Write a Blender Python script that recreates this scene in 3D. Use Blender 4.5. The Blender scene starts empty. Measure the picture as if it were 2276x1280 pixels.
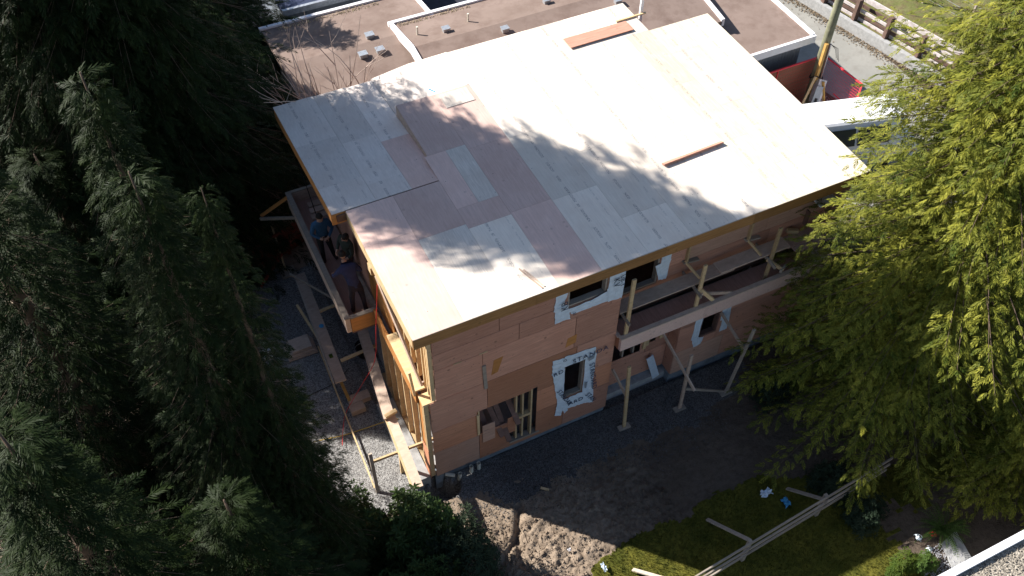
import bpy, bmesh, math, random
import numpy as np
from mathutils import Vector, Matrix, Euler
random.seed(7); rng = np.random.default_rng(7)
S = bpy.context.scene
COL = S.collection
R = math.radians

# ---------------------------------------------------------------- camera
cam = bpy.data.objects.new('camera', bpy.data.cameras.new('camera')); COL.objects.link(cam)
cam.data.sensor_width = 36; cam.data.lens = 36*2135/2276
cam.data.clip_start = .1; cam.data.clip_end = 2000
cam.location = (-3.691, -11.641, 22.275)
M = Matrix.Rotation(R(-26.3), 3, 'Z') @ Matrix.Rotation(R(90-50.2), 3, 'X') @ Matrix.Rotation(R(0.7), 3, 'Z')
cam.rotation_euler = M.to_euler()
S.camera = cam
# ---------------------------------------------------------------- sky, sun, exposure
SD = Vector((-.97, 1.03, 1.0)).normalized()          # towards the sun
W = bpy.data.worlds.new('World'); S.world = W; W.use_nodes = True
nt = W.node_tree; nt.nodes.clear()
sky = nt.nodes.new('ShaderNodeTexSky'); sky.sky_type = 'NISHITA'; sky.sun_disc = False
sky.sun_elevation = math.asin(SD.z); sky.sun_rotation = math.atan2(SD.x, SD.y) % (2*math.pi)
sky.air_density = 1.0; sky.dust_density = .6; sky.ozone_density = 1.0
bg = nt.nodes.new('ShaderNodeBackground'); bg.inputs[1].default_value = .065
wo = nt.nodes.new('ShaderNodeOutputWorld')
nt.links.new(sky.outputs[0], bg.inputs[0]); nt.links.new(bg.outputs[0], wo.inputs[0])
sl = bpy.data.lights.new('sun', 'SUN'); sl.energy = 5.0; sl.angle = R(.53); sl.color = (1, .955, .88)
so = bpy.data.objects.new('sun', sl); COL.objects.link(so)
so.rotation_euler = SD.to_track_quat('Z', 'Y').to_euler()
S.view_settings.view_transform = 'Standard'; S.view_settings.look = 'None'
S.view_settings.exposure = 1.2; S.view_settings.gamma = 1
S.view_settings.use_curve_mapping = False
S.render.engine = 'CYCLES'

# ---------------------------------------------------------------- materials
def lin(c): return tuple(c)+(1,)
class NT:
    def __init__(s, name):
        s.m = bpy.data.materials.new(name); s.m.use_nodes = True
        s.t = s.m.node_tree; s.b = s.t.nodes['Principled BSDF']
        s.tc = s.n('ShaderNodeTexCoord')
    def n(s, k, **kw):
        o = s.t.nodes.new(k)
        for a, b in kw.items(): setattr(o, a, b)
        return o
    def l(s, a, b): s.t.links.new(a, b)
    def mapped(s, scale=(1,1,1), space='Object', rot=(0,0,0)):
        m = s.n('ShaderNodeMapping'); m.inputs['Scale'].default_value = scale; m.inputs['Rotation'].default_value = rot
        s.l(s.tc.outputs[space], m.inputs[0]); return m.outputs[0]
    def noise(s, vec, sc, det=4, rough=.6, dist=0):
        n = s.n('ShaderNodeTexNoise'); n.inputs['Scale'].default_value = sc; n.inputs['Detail'].default_value = det
        n.inputs['Roughness'].default_value = rough; n.inputs['Distortion'].default_value = dist
        if vec is not None: s.l(vec, n.inputs['Vector'])
        return n.outputs[0]
    def ramp(s, fac, a, b, ca=(0,0,0), cb=(1,1,1)):
        r = s.n('ShaderNodeValToRGB'); e = r.color_ramp.elements
        e[0].position = a; e[1].position = b; e[0].color = lin(ca); e[1].color = lin(cb)
        s.l(fac, r.inputs[0]); return r.outputs[0]
    def mix(s, fac, a, b, mode='MIX'):
        m = s.n('ShaderNodeMix', data_type='RGBA', blend_type=mode)
        for i, v in ((0, fac), (6, a), (7, b)):
            if isinstance(v, (int, float)): m.inputs[i].default_value = v
            elif isinstance(v, tuple): m.inputs[i].default_value = lin(v)
            else: s.l(v, m.inputs[i])
        return m.outputs[2]
    def math(s, op, a, b=0.0, c=None):
        m = s.n('ShaderNodeMath', operation=op)
        for i, v in enumerate((a, b) if c is None else (a, b, c)):
            if isinstance(v, (int, float)): m.inputs[i].default_value = v
            else: s.l(v, m.inputs[i])
        return m.outputs[0]
    def bump(s, h, d=.02, st=.6):
        b = s.n('ShaderNodeBump'); b.inputs['Strength'].default_value = st; b.inputs['Distance'].default_value = d
        s.l(h, b.inputs['Height']); s.l(b.outputs[0], s.b.inputs['Normal'])
    def col(s, c): s.l(c, s.b.inputs['Base Color'])
    def rough(s, v): s.b.inputs['Roughness'].default_value = v
    def spec(s, v): s.b.inputs['Specular IOR Level'].default_value = v

def simple(name, c, rough=.7, var=.25, sc=6, spec=.3, metal=0, bump=0):
    k = NT(name); k.rough(rough); k.spec(spec); k.b.inputs['Metallic'].default_value = metal
    v = k.mapped(); n = k.noise(v, sc)
    k.col(k.mix(k.ramp(n, .3, .7), tuple(x*(1-var) for x in c), tuple(min(1, x*(1+var)) for x in c)))
    if bump: k.bump(n, bump)
    return k.m

def ply(name, c, grain=(1, 14, 14), stamp=0, knots=.5, dark=.2, dots=1, vary=.3):
    """plywood: rotary grain stretched one way, patches, nail dots, mill stamps as flat print"""
    k = NT(name); k.rough(.75); k.spec(.2)
    oi = k.n('ShaderNodeObjectInfo')
    add = k.n('ShaderNodeVectorMath', operation='ADD'); comb = k.n('ShaderNodeCombineXYZ')
    k.l(k.math('MULTIPLY', oi.outputs['Random'], 37.0), comb.inputs[0]); k.l(k.math('MULTIPLY', oi.outputs['Random'], 71.0), comb.inputs[1])
    k.l(k.mapped(), add.inputs[0]); k.l(comb.outputs[0], add.inputs[1])
    mp = k.n('ShaderNodeMapping'); mp.inputs['Scale'].default_value = grain; k.l(add.outputs[0], mp.inputs[0])
    g = k.noise(mp.outputs[0], 2.2, 6, .65, .6)
    big = k.noise(add.outputs[0], 1.3, 3)
    c1 = tuple(x*(1-dark*1.2) for x in c); c2 = tuple(min(.9, x*(1+dark*.55)) for x in c)
    base = k.mix(k.ramp(g, .32, .68), c1, c2)
    base = k.mix(k.math('MULTIPLY', k.ramp(big, .35, .7), .45), base, tuple(x*y for x, y in zip(c, (.82, .74, .70))))
    hv = k.n('ShaderNodeHueSaturation'); k.l(base, hv.inputs['Color'])
    k.l(k.math('ADD', k.math('MULTIPLY', oi.outputs['Random'], .40), .80), hv.inputs['Value'])
    base = hv.outputs[0]
    if knots:
        vo = k.n('ShaderNodeTexVoronoi'); vo.inputs['Scale'].default_value = 2.6; k.l(add.outputs[0], vo.inputs['Vector'])
        kn = k.ramp(vo.outputs['Distance'], .05, .12, (1,1,1), (0,0,0))
        base = k.mix(k.math('MULTIPLY', kn, knots), base, tuple(x*.42 for x in c))
    if dots:
        sp = k.n('ShaderNodeSeparateXYZ'); k.l(k.tc.outputs['Object'], sp.inputs[0])
        vo = k.n('ShaderNodeTexVoronoi'); vo.inputs['Scale'].default_value = 7; k.l(add.outputs[0], vo.inputs['Vector'])
        d = k.ramp(vo.outputs['Distance'], .06, .10, (1,1,1), (0,0,0))
        rowsel = k.math('LESS_THAN', k.math('PINGPONG', k.math('ADD', sp.outputs[1], .05), .41), .05)
        n2 = k.noise(add.outputs[0], 1.7)
        d2 = k.math('MULTIPLY', d, k.math('MAXIMUM', rowsel, k.math('GREATER_THAN', n2, .62)))
        base = k.mix(k.math('MULTIPLY', d2, .75), base, (.05, .04, .05))
    if stamp:
        sp = k.n('ShaderNodeSeparateXYZ'); k.l(k.tc.outputs['Object'], sp.inputs[0])
        band = k.math('LESS_THAN', k.math('ABSOLUTE', k.math('ADD', sp.outputs[0], .12)), .035)
        band2 = k.math('LESS_THAN', k.math('ABSOLUTE', k.math('SUBTRACT', sp.outputs[0], .38)), .02)
        seg = k.math('GREATER_THAN', k.noise(k.mapped((0, 1, 0)), 3.1, 1), .47)
        m2 = k.n('ShaderNodeMapping'); m2.inputs['Scale'].default_value = (30, 22, 1); k.l(add.outputs[0], m2.inputs[0])
        gl = k.math('GREATER_THAN', k.noise(m2.outputs[0], 1.6, 2), .5)
        f = k.math('MULTIPLY', k.math('MULTIPLY', k.math('MAXIMUM', band, k.math('MULTIPLY', band2, .5)), seg), gl)
        base = k.mix(k.math('MULTIPLY', f, stamp), base, (.10, .09, .11))
    k.col(base); k.bump(g, .003, .4)
    return k.m

MT = {}
MT['roof_pale'] = ply('ply_pale', (.74, .655, .565), stamp=.55, grain=(12, 1, 12), knots=.15, dark=.09, vary=.14)
MT['roof_grey'] = ply('ply_greyish', (.63, .56, .51), grain=(12, 1, 12), stamp=.5, knots=.2, dark=.10, vary=.14)
MT['roof_pink'] = ply('ply_pink', (.66, .475, .415), grain=(12, 1, 12), knots=.35, dark=.12, vary=.16)
MT['scrap_pink'] = ply('ply_scrap_pink', (.50, .26, .19), grain=(1, 9, 9), knots=.4)
MT['roof_green'] = ply('ply_greenish', (.67, .60, .53), grain=(12, 1, 12), knots=.15)
MT['roof_cream'] = ply('ply_cream', (.70, .635, .51), grain=(12, 1, 12), stamp=.5, knots=.35)
MT['wall_ply'] = ply('fir_sheathing', (.50, .262, .185), grain=(1, 9, 14), knots=.8, dark=.22, vary=.28)
MT['wall_ply2'] = ply('fir_sheathing_pale', (.50, .31, .23), grain=(1, 9, 14), knots=.7, dark=.22, vary=.28)
MT['wall_ply3'] = ply('fir_sheathing_red', (.50, .235, .14), grain=(1, 9, 14), knots=.7, dark=.22, vary=.28)
MT['deck_ply'] = ply('deck_ply', (.46, .30, .25), grain=(12, 1, 12), knots=.4)
MT['orange_ply'] = ply('orange_ply', (.52, .235, .075), grain=(1, 1, 9), knots=.6, dots=0)
MT['lvl'] = ply('laminated_beam', (.34, .18, .07), grain=(1, 14, 14), knots=.5, dots=0, dark=.3)
MT['lumber'] = ply('sawn_lumber', (.60, .44, .25), grain=(1, 5, 5), knots=.5, dots=0)
MT['lumber_grey'] = ply('weathered_lumber', (.36, .31, .26), grain=(1, 5, 5), knots=.5, dots=0)
MT['lumber_pink'] = ply('fir_plank', (.56, .43, .345), grain=(2, 4, 4), knots=.4, dots=0)
MT['lumber_dark'] = ply('dark_lumber', (.17, .10, .08), grain=(1, 5, 5), knots=.3, dots=0)
MT['red_wood'] = simple('red_stained_wood', (.20, .045, .025), .8)
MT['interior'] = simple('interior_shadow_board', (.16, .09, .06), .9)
MT['concrete'] = simple('concrete', (.33, .33, .33), .9, .18, 8, bump=.01)
MT['concrete_dk'] = simple('foundation_concrete', (.16, .19, .22), .9, .3, 5, bump=.01)
MT['wrap'] = simple('house_wrap', (.62, .70, .78), .5, .1, 9, bump=.02)
MT['ink'] = simple('dark_ink', (.03, .05, .10), .6, .1)
MT['greytape'] = simple('grey_tape', (.25, .28, .31), .5, .15)
MT['white'] = simple('white_trim', (.78, .77, .80), .5, .05)
MT['whiteroof'] = simple('white_paint', (.82, .82, .84), .35, .04, spec=.5)
MT['metal'] = simple('galvanised_metal', (.45, .47, .5), .45, .2, 12, metal=.6)
MT['pvc'] = simple('pale_pvc', (.62, .60, .52), .5, .08)
MT['stucco'] = simple('grey_siding', (.16, .18, .21), .8, .15)
MT['blue'] = simple('blue_plastic', (.06, .28, .5), .4, .15)
MT['bluegrey'] = simple('blue_grey_membrane', (.03, .04, .085), .6, .2)
MT['red'] = simple('red_plastic', (.62, .03, .03), .45, .1)
MT['hot'] = simple('safety_red', (.75, .05, .07), .5, .1)
MT['yellowcord'] = simple('yellow_rubber', (.55, .38, .08), .5, .1)
MT['black'] = simple('black_rubber', (.015, .015, .018), .5, .1)
MT['bark'] = simple('bark', (.10, .07, .05), .95, .35, 9, bump=.02)
MT['twig'] = simple('bare_twig', (.46, .36, .31), .9, .25)
MT['glass'] = simple('dark_glass', (.03, .04, .05), .1, .1, spec=.6)
MT['pole'] = simple('treated_pole', (.20, .20, .13), .85, .3, 4)
MT['yellowwood'] = simple('new_yellow_timber', (.46, .27, .08), .8, .25, 5)
MT['skin'] = simple('skin', (.42, .24, .17), .6, .05)
MT['navy'] = simple('navy_jacket', (.04, .045, .10), .8, .2)
MT['bluejk'] = simple('blue_jacket', (.03, .09, .17), .8, .2)
MT['blackcl'] = simple('black_clothing', (.012, .012, .014), .85, .2)
MT['darkgr'] = simple('dark_olive_jacket', (.04, .05, .04), .85, .2)
MT['trous'] = simple('dark_trousers', (.035, .027, .035), .85, .2)
MT['boots'] = simple('brown_boots', (.05, .02, .02), .7, .2)
MT['hair'] = simple('dark_hair', (.02, .015, .012), .7, .2)

def leafmat(name, a, b, trans=.3, rough=.6):
    k = NT(name); k.rough(rough); k.spec(.12)
    v = k.mapped(); n1 = k.noise(v, 1.4, 5, .7); n2 = k.noise(v, 11, 3)
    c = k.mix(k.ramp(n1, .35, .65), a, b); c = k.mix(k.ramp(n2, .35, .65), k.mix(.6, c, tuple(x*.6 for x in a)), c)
    k.col(c)
    t = k.n('ShaderNodeBsdfTranslucent'); k.l(c, t.inputs[0])
    ms = k.n('ShaderNodeMixShader'); ms.inputs[0].default_value = trans
    out = [x for x in k.t.nodes if x.type == 'OUTPUT_MATERIAL'][0]
    k.l(k.b.outputs[0], ms.inputs[1]); k.l(t.outputs[0], ms.inputs[2]); k.l(ms.outputs[0], out.inputs[0])
    return k.m
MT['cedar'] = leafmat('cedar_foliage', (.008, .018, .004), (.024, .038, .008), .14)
MT['cypress'] = leafmat('cypress_foliage', (.045, .072, .010), (.34, .325, .045), .2)
MT['rhodo'] = leafmat('rhododendron_leaf', (.025, .05, .015), (.06, .09, .025), .12, .4)
MT['darkbush'] = leafmat('dark_shrub_leaf', (.02, .035, .02), (.035, .05, .025), .12)
MT['limebush'] = leafmat('lime_shrub_leaf', (.045, .08, .012), (.11, .14, .02), .2)
MT['fern'] = leafmat('fern_frond', (.05, .10, .02), (.12, .17, .04), .25)
MT['grassblade'] = leafmat('grass_blade', (.045, .055, .008), (.17, .15, .028), .2)

def groundmat(name, cols, sc, bump, dist=.03, speck=None, shade_span=False):
    k = NT(name); k.rough(.95); k.spec(.1)
    v = k.mapped(); a = k.noise(v, sc[0], 6, .6); b = k.noise(v, sc[1], 5, .7); c = k.noise(v, sc[2], 2, .6)
    base = k.mix(k.ramp(a, .35, .65), cols[0], cols[1]); base = k.mix(k.ramp(b, .45, .7), base, cols[2])
    if speck:
        vo = k.n('ShaderNodeTexVoronoi'); vo.inputs['Scale'].default_value = speck; k.l(v, vo.inputs['Vector'])
        hs = k.n('ShaderNodeSeparateColor'); k.l(vo.outputs['Color'], hs.inputs[0])
        base = k.mix(.75, base, k.mix(k.ramp(hs.outputs[0], 0, 1), tuple(x*.35 for x in cols[0]), tuple(min(.8, x*1.7) for x in cols[1])))
        k.bump(k.math('SUBTRACT', 1.0, vo.outputs['Distance']), dist, bump)
    else: k.bump(k.math('ADD', b, k.math('MULTIPLY', c, .5)), dist, bump)
    if shade_span:  # shade in front of the house painted into the colour, deepening to the right
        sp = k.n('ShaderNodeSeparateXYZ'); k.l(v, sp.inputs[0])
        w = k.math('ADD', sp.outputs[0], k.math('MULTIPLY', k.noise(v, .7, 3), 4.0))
        mr = k.n('ShaderNodeMapRange'); mr.inputs['From Min'].default_value = shade_span[0]; mr.inputs['From Max'].default_value = shade_span[1]; k.l(w, mr.inputs[0])
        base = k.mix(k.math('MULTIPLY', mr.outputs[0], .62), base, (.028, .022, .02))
    k.col(base); return k.m
MT['soil'] = groundmat('soil', ((.225, .172, .128), (.29, .228, .175), (.15, .112, .082)), (.8, 6, 45), 1.0, .04, shade_span=(4.6, 7.5))
k = None
MT['gravel'] = groundmat('crushed_gravel', ((.16, .155, .155), (.25, .245, .24), (.12, .105, .095)), (.7, 3, 30), .8, .012, speck=46, shade_span=(1.6, 4.0))
MT['lawn'] = groundmat('lawn_turf', ((.065, .072, .012), (.15, .135, .024), (.04, .045, .01)), (1.2, 8, 60), .8, .02)
MT['road'] = groundmat('road_asphalt', ((.25, .245, .225), (.30, .29, .265), (.22, .21, .19)), (.5, 2, 90), .3, .01)
MT['scrub'] = groundmat('scruffy_grass', ((.10, .12, .03), (.20, .18, .09), (.14, .10, .06)), (.9, 5, 40), .8, .05)
MT['shingle'] = groundmat('brown_membrane', ((.20, .15, .128), (.245, .185, .16), (.165, .118, .10)), (.4, 1.5, 60), .3, .006)
MT['roofgravel'] = groundmat('grey_roof_gravel', ((.22, .20, .17), (.28, .25, .21), (.18, .15, .12)), (.7, 3, 40), .8, .02, speck=30)
MT['debris'] = groundmat('roof_debris', ((.42, .34, .22), (.5, .42, .28), (.25, .18, .12)), (6, 20, 60), 1, .03)
MT['litter'] = groundmat('leaf_litter', ((.22, .16, .10), (.33, .27, .2), (.12, .08, .05)), (3, 12, 60), 1, .03)

# ---------------------------------------------------------------- helpers
class MB:
    """collects shapes, links them as ONE mesh object"""
    def __init__(s): s.v = []; s.f = []; s.mi = []
    def quadbox(s, corners, h, mi=0):
        """prism: 4+ top corners (x,y,z), thickness h downwards"""
        n = len(s.v); k = len(corners)
        s.v += [tuple(c) for c in corners]+[(c[0], c[1], c[2]-h) for c in corners]
        s.f.append(tuple(range(n, n+k))); s.f.append(tuple(range(n+2*k-1, n+k-1, -1)))
        for i in range(k):
            j = (i+1) % k; s.f.append((n+i, n+k+i, n+k+j, n+j))
        s.mi += [mi]*(k+2)
    def box(s, a, b, mi=0):
        x0, y0, z0 = a; x1, y1, z1 = b
        s.quadbox([(x0, y0, z1), (x1, y0, z1), (x1, y1, z1), (x0, y1, z1)], z1-z0, mi)
    def beam(s, p, q, w, h, up=(0, 0, 1), mi=0):
        p = Vector(p); q = Vector(q); d = (q-p).normalized(); up = Vector(up)
        if abs(d.dot(up)) > .95: up = Vector((1, 0, 0)) if abs(d.x) < .9 else Vector((0, 1, 0))
        sd = d.cross(up).normalized()*w/2; u = sd.cross(d).normalized()*h/2
        n = len(s.v)
        for e in (p, q): s.v += [tuple(e+sd+u), tuple(e-sd+u), tuple(e-sd-u), tuple(e+sd-u)]
        s.f += [(n, n+1, n+2, n+3), (n+7, n+6, n+5, n+4)]+[(n+i, n+4+i, n+4+(i+1) % 4, n+(i+1) % 4) for i in range(4)]
        s.mi += [mi]*6
    def tube(s, pts, rad, seg=8, mi=0, cap=True):
        pts = [Vector(p) for p in pts]; n0 = len(s.v)
        if not hasattr(rad, '__len__'): rad = [rad]*len(pts)
        prev = None
        for i, p in enumerate(pts):
            t = (pts[min(i+1, len(pts)-1)]-pts[max(i-1, 0)]).normalized()
            if prev is None: a = t.orthogonal().normalized()
            else: a = (prev-t*prev.dot(t)).normalized()
            prev = a; b = t.cross(a)
            for k in range(seg):
                th = 2*math.pi*k/seg; s.v.append(tuple(p+(a*math.cos(th)+b*math.sin(th))*rad[i]))
        for i in range(len(pts)-1):
            for k in range(seg):
                a0 = n0+i*seg+k; a1 = n0+i*seg+(k+1) % seg
                s.f.append((a0, a1, a1+seg, a0+seg)); s.mi.append(mi)
        if cap:
            s.f.append(tuple(range(n0+seg-1, n0-1, -1))); s.f.append(tuple(range(n0+(len(pts)-1)*seg, n0+len(pts)*seg))); s.mi += [mi, mi]
    def poly(s, pts, off, mi=0):
        """flat polygon with thickness along vector off"""
        n = len(s.v); k = len(pts); off = Vector(off)
        s.v += [tuple(p) for p in pts]+[tuple(Vector(p)+off) for p in pts]
        s.f.append(tuple(range(n, n+k))); s.f.append(tuple(range(n+2*k-1, n+k-1, -1)))
        for i in range(k): j = (i+1) % k; s.f.append((n+i, n+k+i, n+k+j, n+j))
        s.mi += [mi]*(k+2)
    def lathe(s, c, prof, seg=14, mi=0):
        n0 = len(s.v)
        for r, z in prof:
            for k in range(seg):
                th = 2*math.pi*k/seg; s.v.append((c[0]+r*math.cos(th), c[1]+r*math.sin(th), c[2]+z))
        for i in range(len(prof)-1):
            for k in range(seg):
                a0 = n0+i*seg+k; a1 = n0+i*seg+(k+1) % seg; s.f.append((a0, a1, a1+seg, a0+seg)); s.mi.append(mi)
    def build(s, name, mat, parent=None, loc=(0, 0, 0), center=False, bevel=0, smooth=False, fix=True):
        me = bpy.data.meshes.new(name)
        v = s.v
        if center:
            a = np.array(v); c = (a.min(0)+a.max(0))/2; v = (a-c).tolist(); loc = tuple(c)
        me.from_pydata(v, [], s.f)
        mats = mat if isinstance(mat, (list, tuple)) else [mat]
        for m in mats: me.materials.append(m)
        if len(mats) > 1: me.polygons.foreach_set('material_index', s.mi)
        if fix:
            b = bmesh.new(); b.from_mesh(me); bmesh.ops.recalc_face_normals(b, faces=b.faces)
            if bevel: bmesh.ops.bevel(b, geom=b.edges, offset=bevel, segments=1, affect='EDGES')
            b.to_mesh(me); b.free()
        if smooth: me.polygons.foreach_set('use_smooth', [True]*len(me.polygons))
        o = bpy.data.objects.new(name, me); COL.objects.link(o); o.location = loc
        if parent: 
            o.parent = parent; o.location = Vector(loc)-world_loc(parent)
        return o
def world_loc(o):
    l = Vector(o.location)
    while o.parent: o = o.parent; l += Vector(o.location)
    return l
def tag(o, label, cat, group=None, kind=None):
    if label: o['label'] = label
    if cat: o['category'] = cat
    if group: o['group'] = group
    if kind: o['kind'] = kind
    return o
def thing(name, label, cat, loc=(0, 0, 0), group=None):
    o = bpy.data.objects.new(name, None); COL.objects.link(o); o.location = loc; o.empty_display_size = .2
    return tag(o, label, cat, group)
def bx(name, a, b, mat, parent=None, bevel=0, **k):
    m = MB(); m.box(a, b); return m.build(name, mat, parent, center=True, bevel=bevel)
def bm_(name, p, q, w, h, mat, parent=None, up=(0, 0, 1)):
    m = MB(); m.beam(p, q, w, h, up); return m.build(name, mat, parent, center=True)
def copy_tree(o, parent=None):
    c = o.copy(); COL.objects.link(c)
    if parent: c.parent = parent
    for ch in list(o.children): copy_tree(ch, c)
    return c

def rect_minus(r, holes):
    out = [r]
    for h in holes:
        nx = []
        for (a, b, c, d) in out:
            if h[0] >= b or h[1] <= a or h[2] >= d or h[3] <= c: nx.append((a, b, c, d)); continue
            if c < h[2]: nx.append((a, b, c, h[2]))
            if h[3] < d: nx.append((a, b, h[3], d))
            z0, z1 = max(c, h[2]), min(d, h[3])
            if a < h[0]: nx.append((a, h[0], z0, z1))
            if h[1] < b: nx.append((h[1], b, z0, z1))
        out = nx
    return [q for q in out if q[1]-q[0] > .01 and q[3]-q[2] > .01]
def panel(pcs, axis, plane, pr, t, name, mat, parent):
    m = MB()
    for (a, b, c, d) in pcs:
        if axis == 'x': m.box((a, plane-pr, c), (b, plane+t, d))
        else: m.box((plane-pr, a, c), (plane+t, b, d))
    m.build(name, mat, parent, center=True)
def wall(parent, rows, plane, x0, x1, holes=(), axis='x', mats=None, L=2.4, t=.018, name='sheathing_panel', seed=0):
    """sheathing rows of plywood; axis 'x': plane is y=plane facing -y; 'y': plane x=plane facing -x"""
    rr = random.Random(seed)
    for i in range(len(rows)-1):
        z0, z1 = rows[i]+.006, rows[i+1]-.006
        xs = [x0]; off = rr.uniform(.35, 1.0)*L; x = x0+off
        while x < x1-.25: xs.append(x); x += L
        xs.append(x1)
        for j in range(len(xs)-1):
            pcs = rect_minus((xs[j]+.007, xs[j+1]-.007, z0, z1), holes)
            if not pcs: continue
            pr = rr.uniform(0, .004); grp = []
            for p in pcs:                               # pieces that touch stay one panel
                hit = [g for g in grp if any(p[0] <= q[1]+.001 and q[0] <= p[1]+.001 and p[2] <= q[3]+.001 and q[2] <= p[3]+.001 for q in g)]
                for g in hit: grp.remove(g)
                grp.append(sum(hit, [])+[p])
            for g in grp: panel(g, axis, plane, pr, t, name, rr.choice(mats or [MT['wall_ply'], MT['wall_ply'], MT['wall_ply2'], MT['wall_ply3']]), parent)

# ---------------------------------------------------------------- value noise for terrain
def vnoise(x, y, seed=0):
    xi = np.floor(x).astype(np.int64); yi = np.floor(y).astype(np.int64); xf = x-xi; yf = y-yi
    def h(a, b):
        n = (a*374761393+b*668265263+seed*1442695041) & 0xffffffff
        n = ((n ^ (n >> 13))*1274126177) & 0xffffffff
        return ((n ^ (n >> 16)) & 0xffff)/65535.
    u = xf*xf*(3-2*xf); v = yf*yf*(3-2*yf)
    return (h(xi, yi)*(1-u)+h(xi+1, yi)*u)*(1-v)+(h(xi, yi+1)*(1-u)+h(xi+1, yi+1)*u)*v
def fbm(x, y, sc, o=4, seed=0):
    r = 0; a = .5
    for i in range(o): r = r+a*vnoise(x*sc, y*sc, seed+i); sc *= 2.03; a *= .5
    return r
def lawn_edge(x): return np.interp(x, [1.6, 2.2, 2.7, 3.4, 4.0, 5, 6.4, 7.3, 8.4, 9.5, 11], [-5.3, -3.98, -3.74, -3.74, -3.62, -3.54, -3.4, -3.38, -3.9, -4.6, -4.8])
def gravel_edge(x): return np.interp(x, [-9, -2.2, -1.3, -.4, .15, .7, 1.4, 2.4, 4.1, 5.6, 7.5, 9], [-.9, -.6, -.45, -.62, -.55, -1.0, -1.35, -1.15, -1.2, -1.45, -1.3, -.6])
def region(x, y):
    """0 soil 1 gravel 2 lawn"""
    n = fbm(x, y, 2.2, 4, 3)-.47+(fbm(x, y, 9, 2, 77)-.37)*.35
    r = np.zeros(x.shape, int)
    r[(y > gravel_edge(x)+n*1.1) & (x < 9.3+n) & (x > -4.3+n*2) & (y < 8.6+n*2)] = 1
    r[(y < lawn_edge(x)+n*.7) & (x > 1.9+n) & (y > -40)] = 2
    r[(x > 9.9+n*2) & (y < -5.8-n*2)] = 0
    return r
def pit(x, y):
    n = (fbm(x, y, 4, 3, 44)-.45)*1.3; d = np.hypot((x+.08)/.44, (y+.24)/.34)+n; return -.95*np.clip((1.2-d)*2.2, 0, 1)**.8
def gz(x, y):
    x = np.asarray(x, float); y = np.asarray(y, float)
    r = region(x, y)
    clod = (fbm(x, y, 5, 3, 11)-.45)*.14+np.abs(vnoise(x*13, y*13, 21)-.5)*.10+np.abs(vnoise(x*22+9, y*22, 22)-.5)*.09-.05
    lit = np.clip((-y-1.4)/.8, 0, 1)*np.clip((5.6-x)/1, 0, 1)*np.clip((x+1.0)/.5, 0, 1)
    z = (fbm(x, y, .5, 3, 5)-.47)*.12+(r == 0)*(clod*(.35+.65*lit))
    z += (r == 0)*lit*(np.clip(fbm(x, y, 10, 2, 61)-.42, 0, 1)*.28)
    z += (r == 1)*(vnoise(x*22, y*22, 9)-.5)*.015+(r == 2)*(vnoise(x*18, y*18, 8)-.5)*.02
    # narrow grooves in the bare soil
    px = np.interp(y, [-3.6, -2.9, -2.3, -1.6], [1.25, 1.0, 1.15, 1.55]); z -= .16*np.exp(-((x-px)/.09)**2)*(y > -3.5)*(y < -1.5)
    py = np.interp(x, [.2, .8, 1.3], [-3.0, -2.55, -2.15]); z -= .10*np.exp(-((y-py)/.07)**2)*(x > .1)*(x < 1.35)
    inh = (x > -.6)*(x < 11.6)*(y > .05)*(y < 8.6); z = np.where(inh, -.12, z)
    return z+pit(x, y)
xl = np.concatenate([np.arange(-9, -1, .1), np.arange(-1, 5.6, .045), np.arange(5.6, 14.01, .1)])
yl = np.concatenate([np.arange(-9.5, -5.2, .1), np.arange(-5.2, .5, .045), np.arange(.5, 11.01, .1)])
X, Y = np.meshgrid(xl, yl, indexing='ij'); Z = gz(X, Y)
nx, ny = X.shape
V = np.stack([X.ravel(), Y.ravel(), Z.ravel()], 1)
I, J = np.meshgrid(np.arange(nx-1), np.arange(ny-1), indexing='ij'); I = I.ravel(); J = J.ravel()
Q = np.stack([I*ny+J, (I+1)*ny+J, (I+1)*ny+J+1, I*ny+J+1], 1)
rc = region((X[:-1, :-1]+X[1:, 1:]).ravel()/2, (Y[:-1, :-1]+Y[1:, 1:]).ravel()/2)
def npmesh(name, V, Q, mat, smooth=False, parent=None, loc=None):
    used, inv = np.unique(Q, return_inverse=True); Vn = V[used]; Qn = inv.reshape(Q.shape)
    me = bpy.data.meshes.new(name); k = Q.shape[1]
    me.vertices.add(len(Vn)); me.vertices.foreach_set('co', Vn.astype(np.float32).ravel())
    me.loops.add(Qn.size); me.loops.foreach_set('vertex_index', Qn.astype(np.int32).ravel())
    me.polygons.add(len(Qn)); me.polygons.foreach_set('loop_start', np.arange(0, Qn.size, k, dtype=np.int32))
    me.polygons.foreach_set('use_smooth', np.full(len(Qn), smooth))
    me.materials.append(mat); me.update(calc_edges=True); me.validate()
    o = bpy.data.objects.new(name, me); COL.objects.link(o)
    if parent: o.parent = parent
    return o
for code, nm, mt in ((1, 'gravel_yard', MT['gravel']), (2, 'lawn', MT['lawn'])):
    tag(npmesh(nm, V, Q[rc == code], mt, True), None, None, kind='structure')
# ground: bare soil near by plus the ring out to the horizon, one mesh
F = 160
rx = [-F, -9, xl[-1], 60]; ry = [-F, -9.5, yl[-1], F]
ringV = np.array([(a, b, 0) for a in rx for b in ry], float); n0 = len(V)
ringQ = [[n0+i*4+j, n0+(i+1)*4+j, n0+(i+1)*4+j+1, n0+i*4+j+1] for i in range(3) for j in range(3) if not (i == 1 and j == 1)]
tag(npmesh('ground', np.vstack([V, ringV]), np.vstack([Q[rc == 0], np.array(ringQ)]), MT['soil'], True), None, None, kind='structure')

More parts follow.
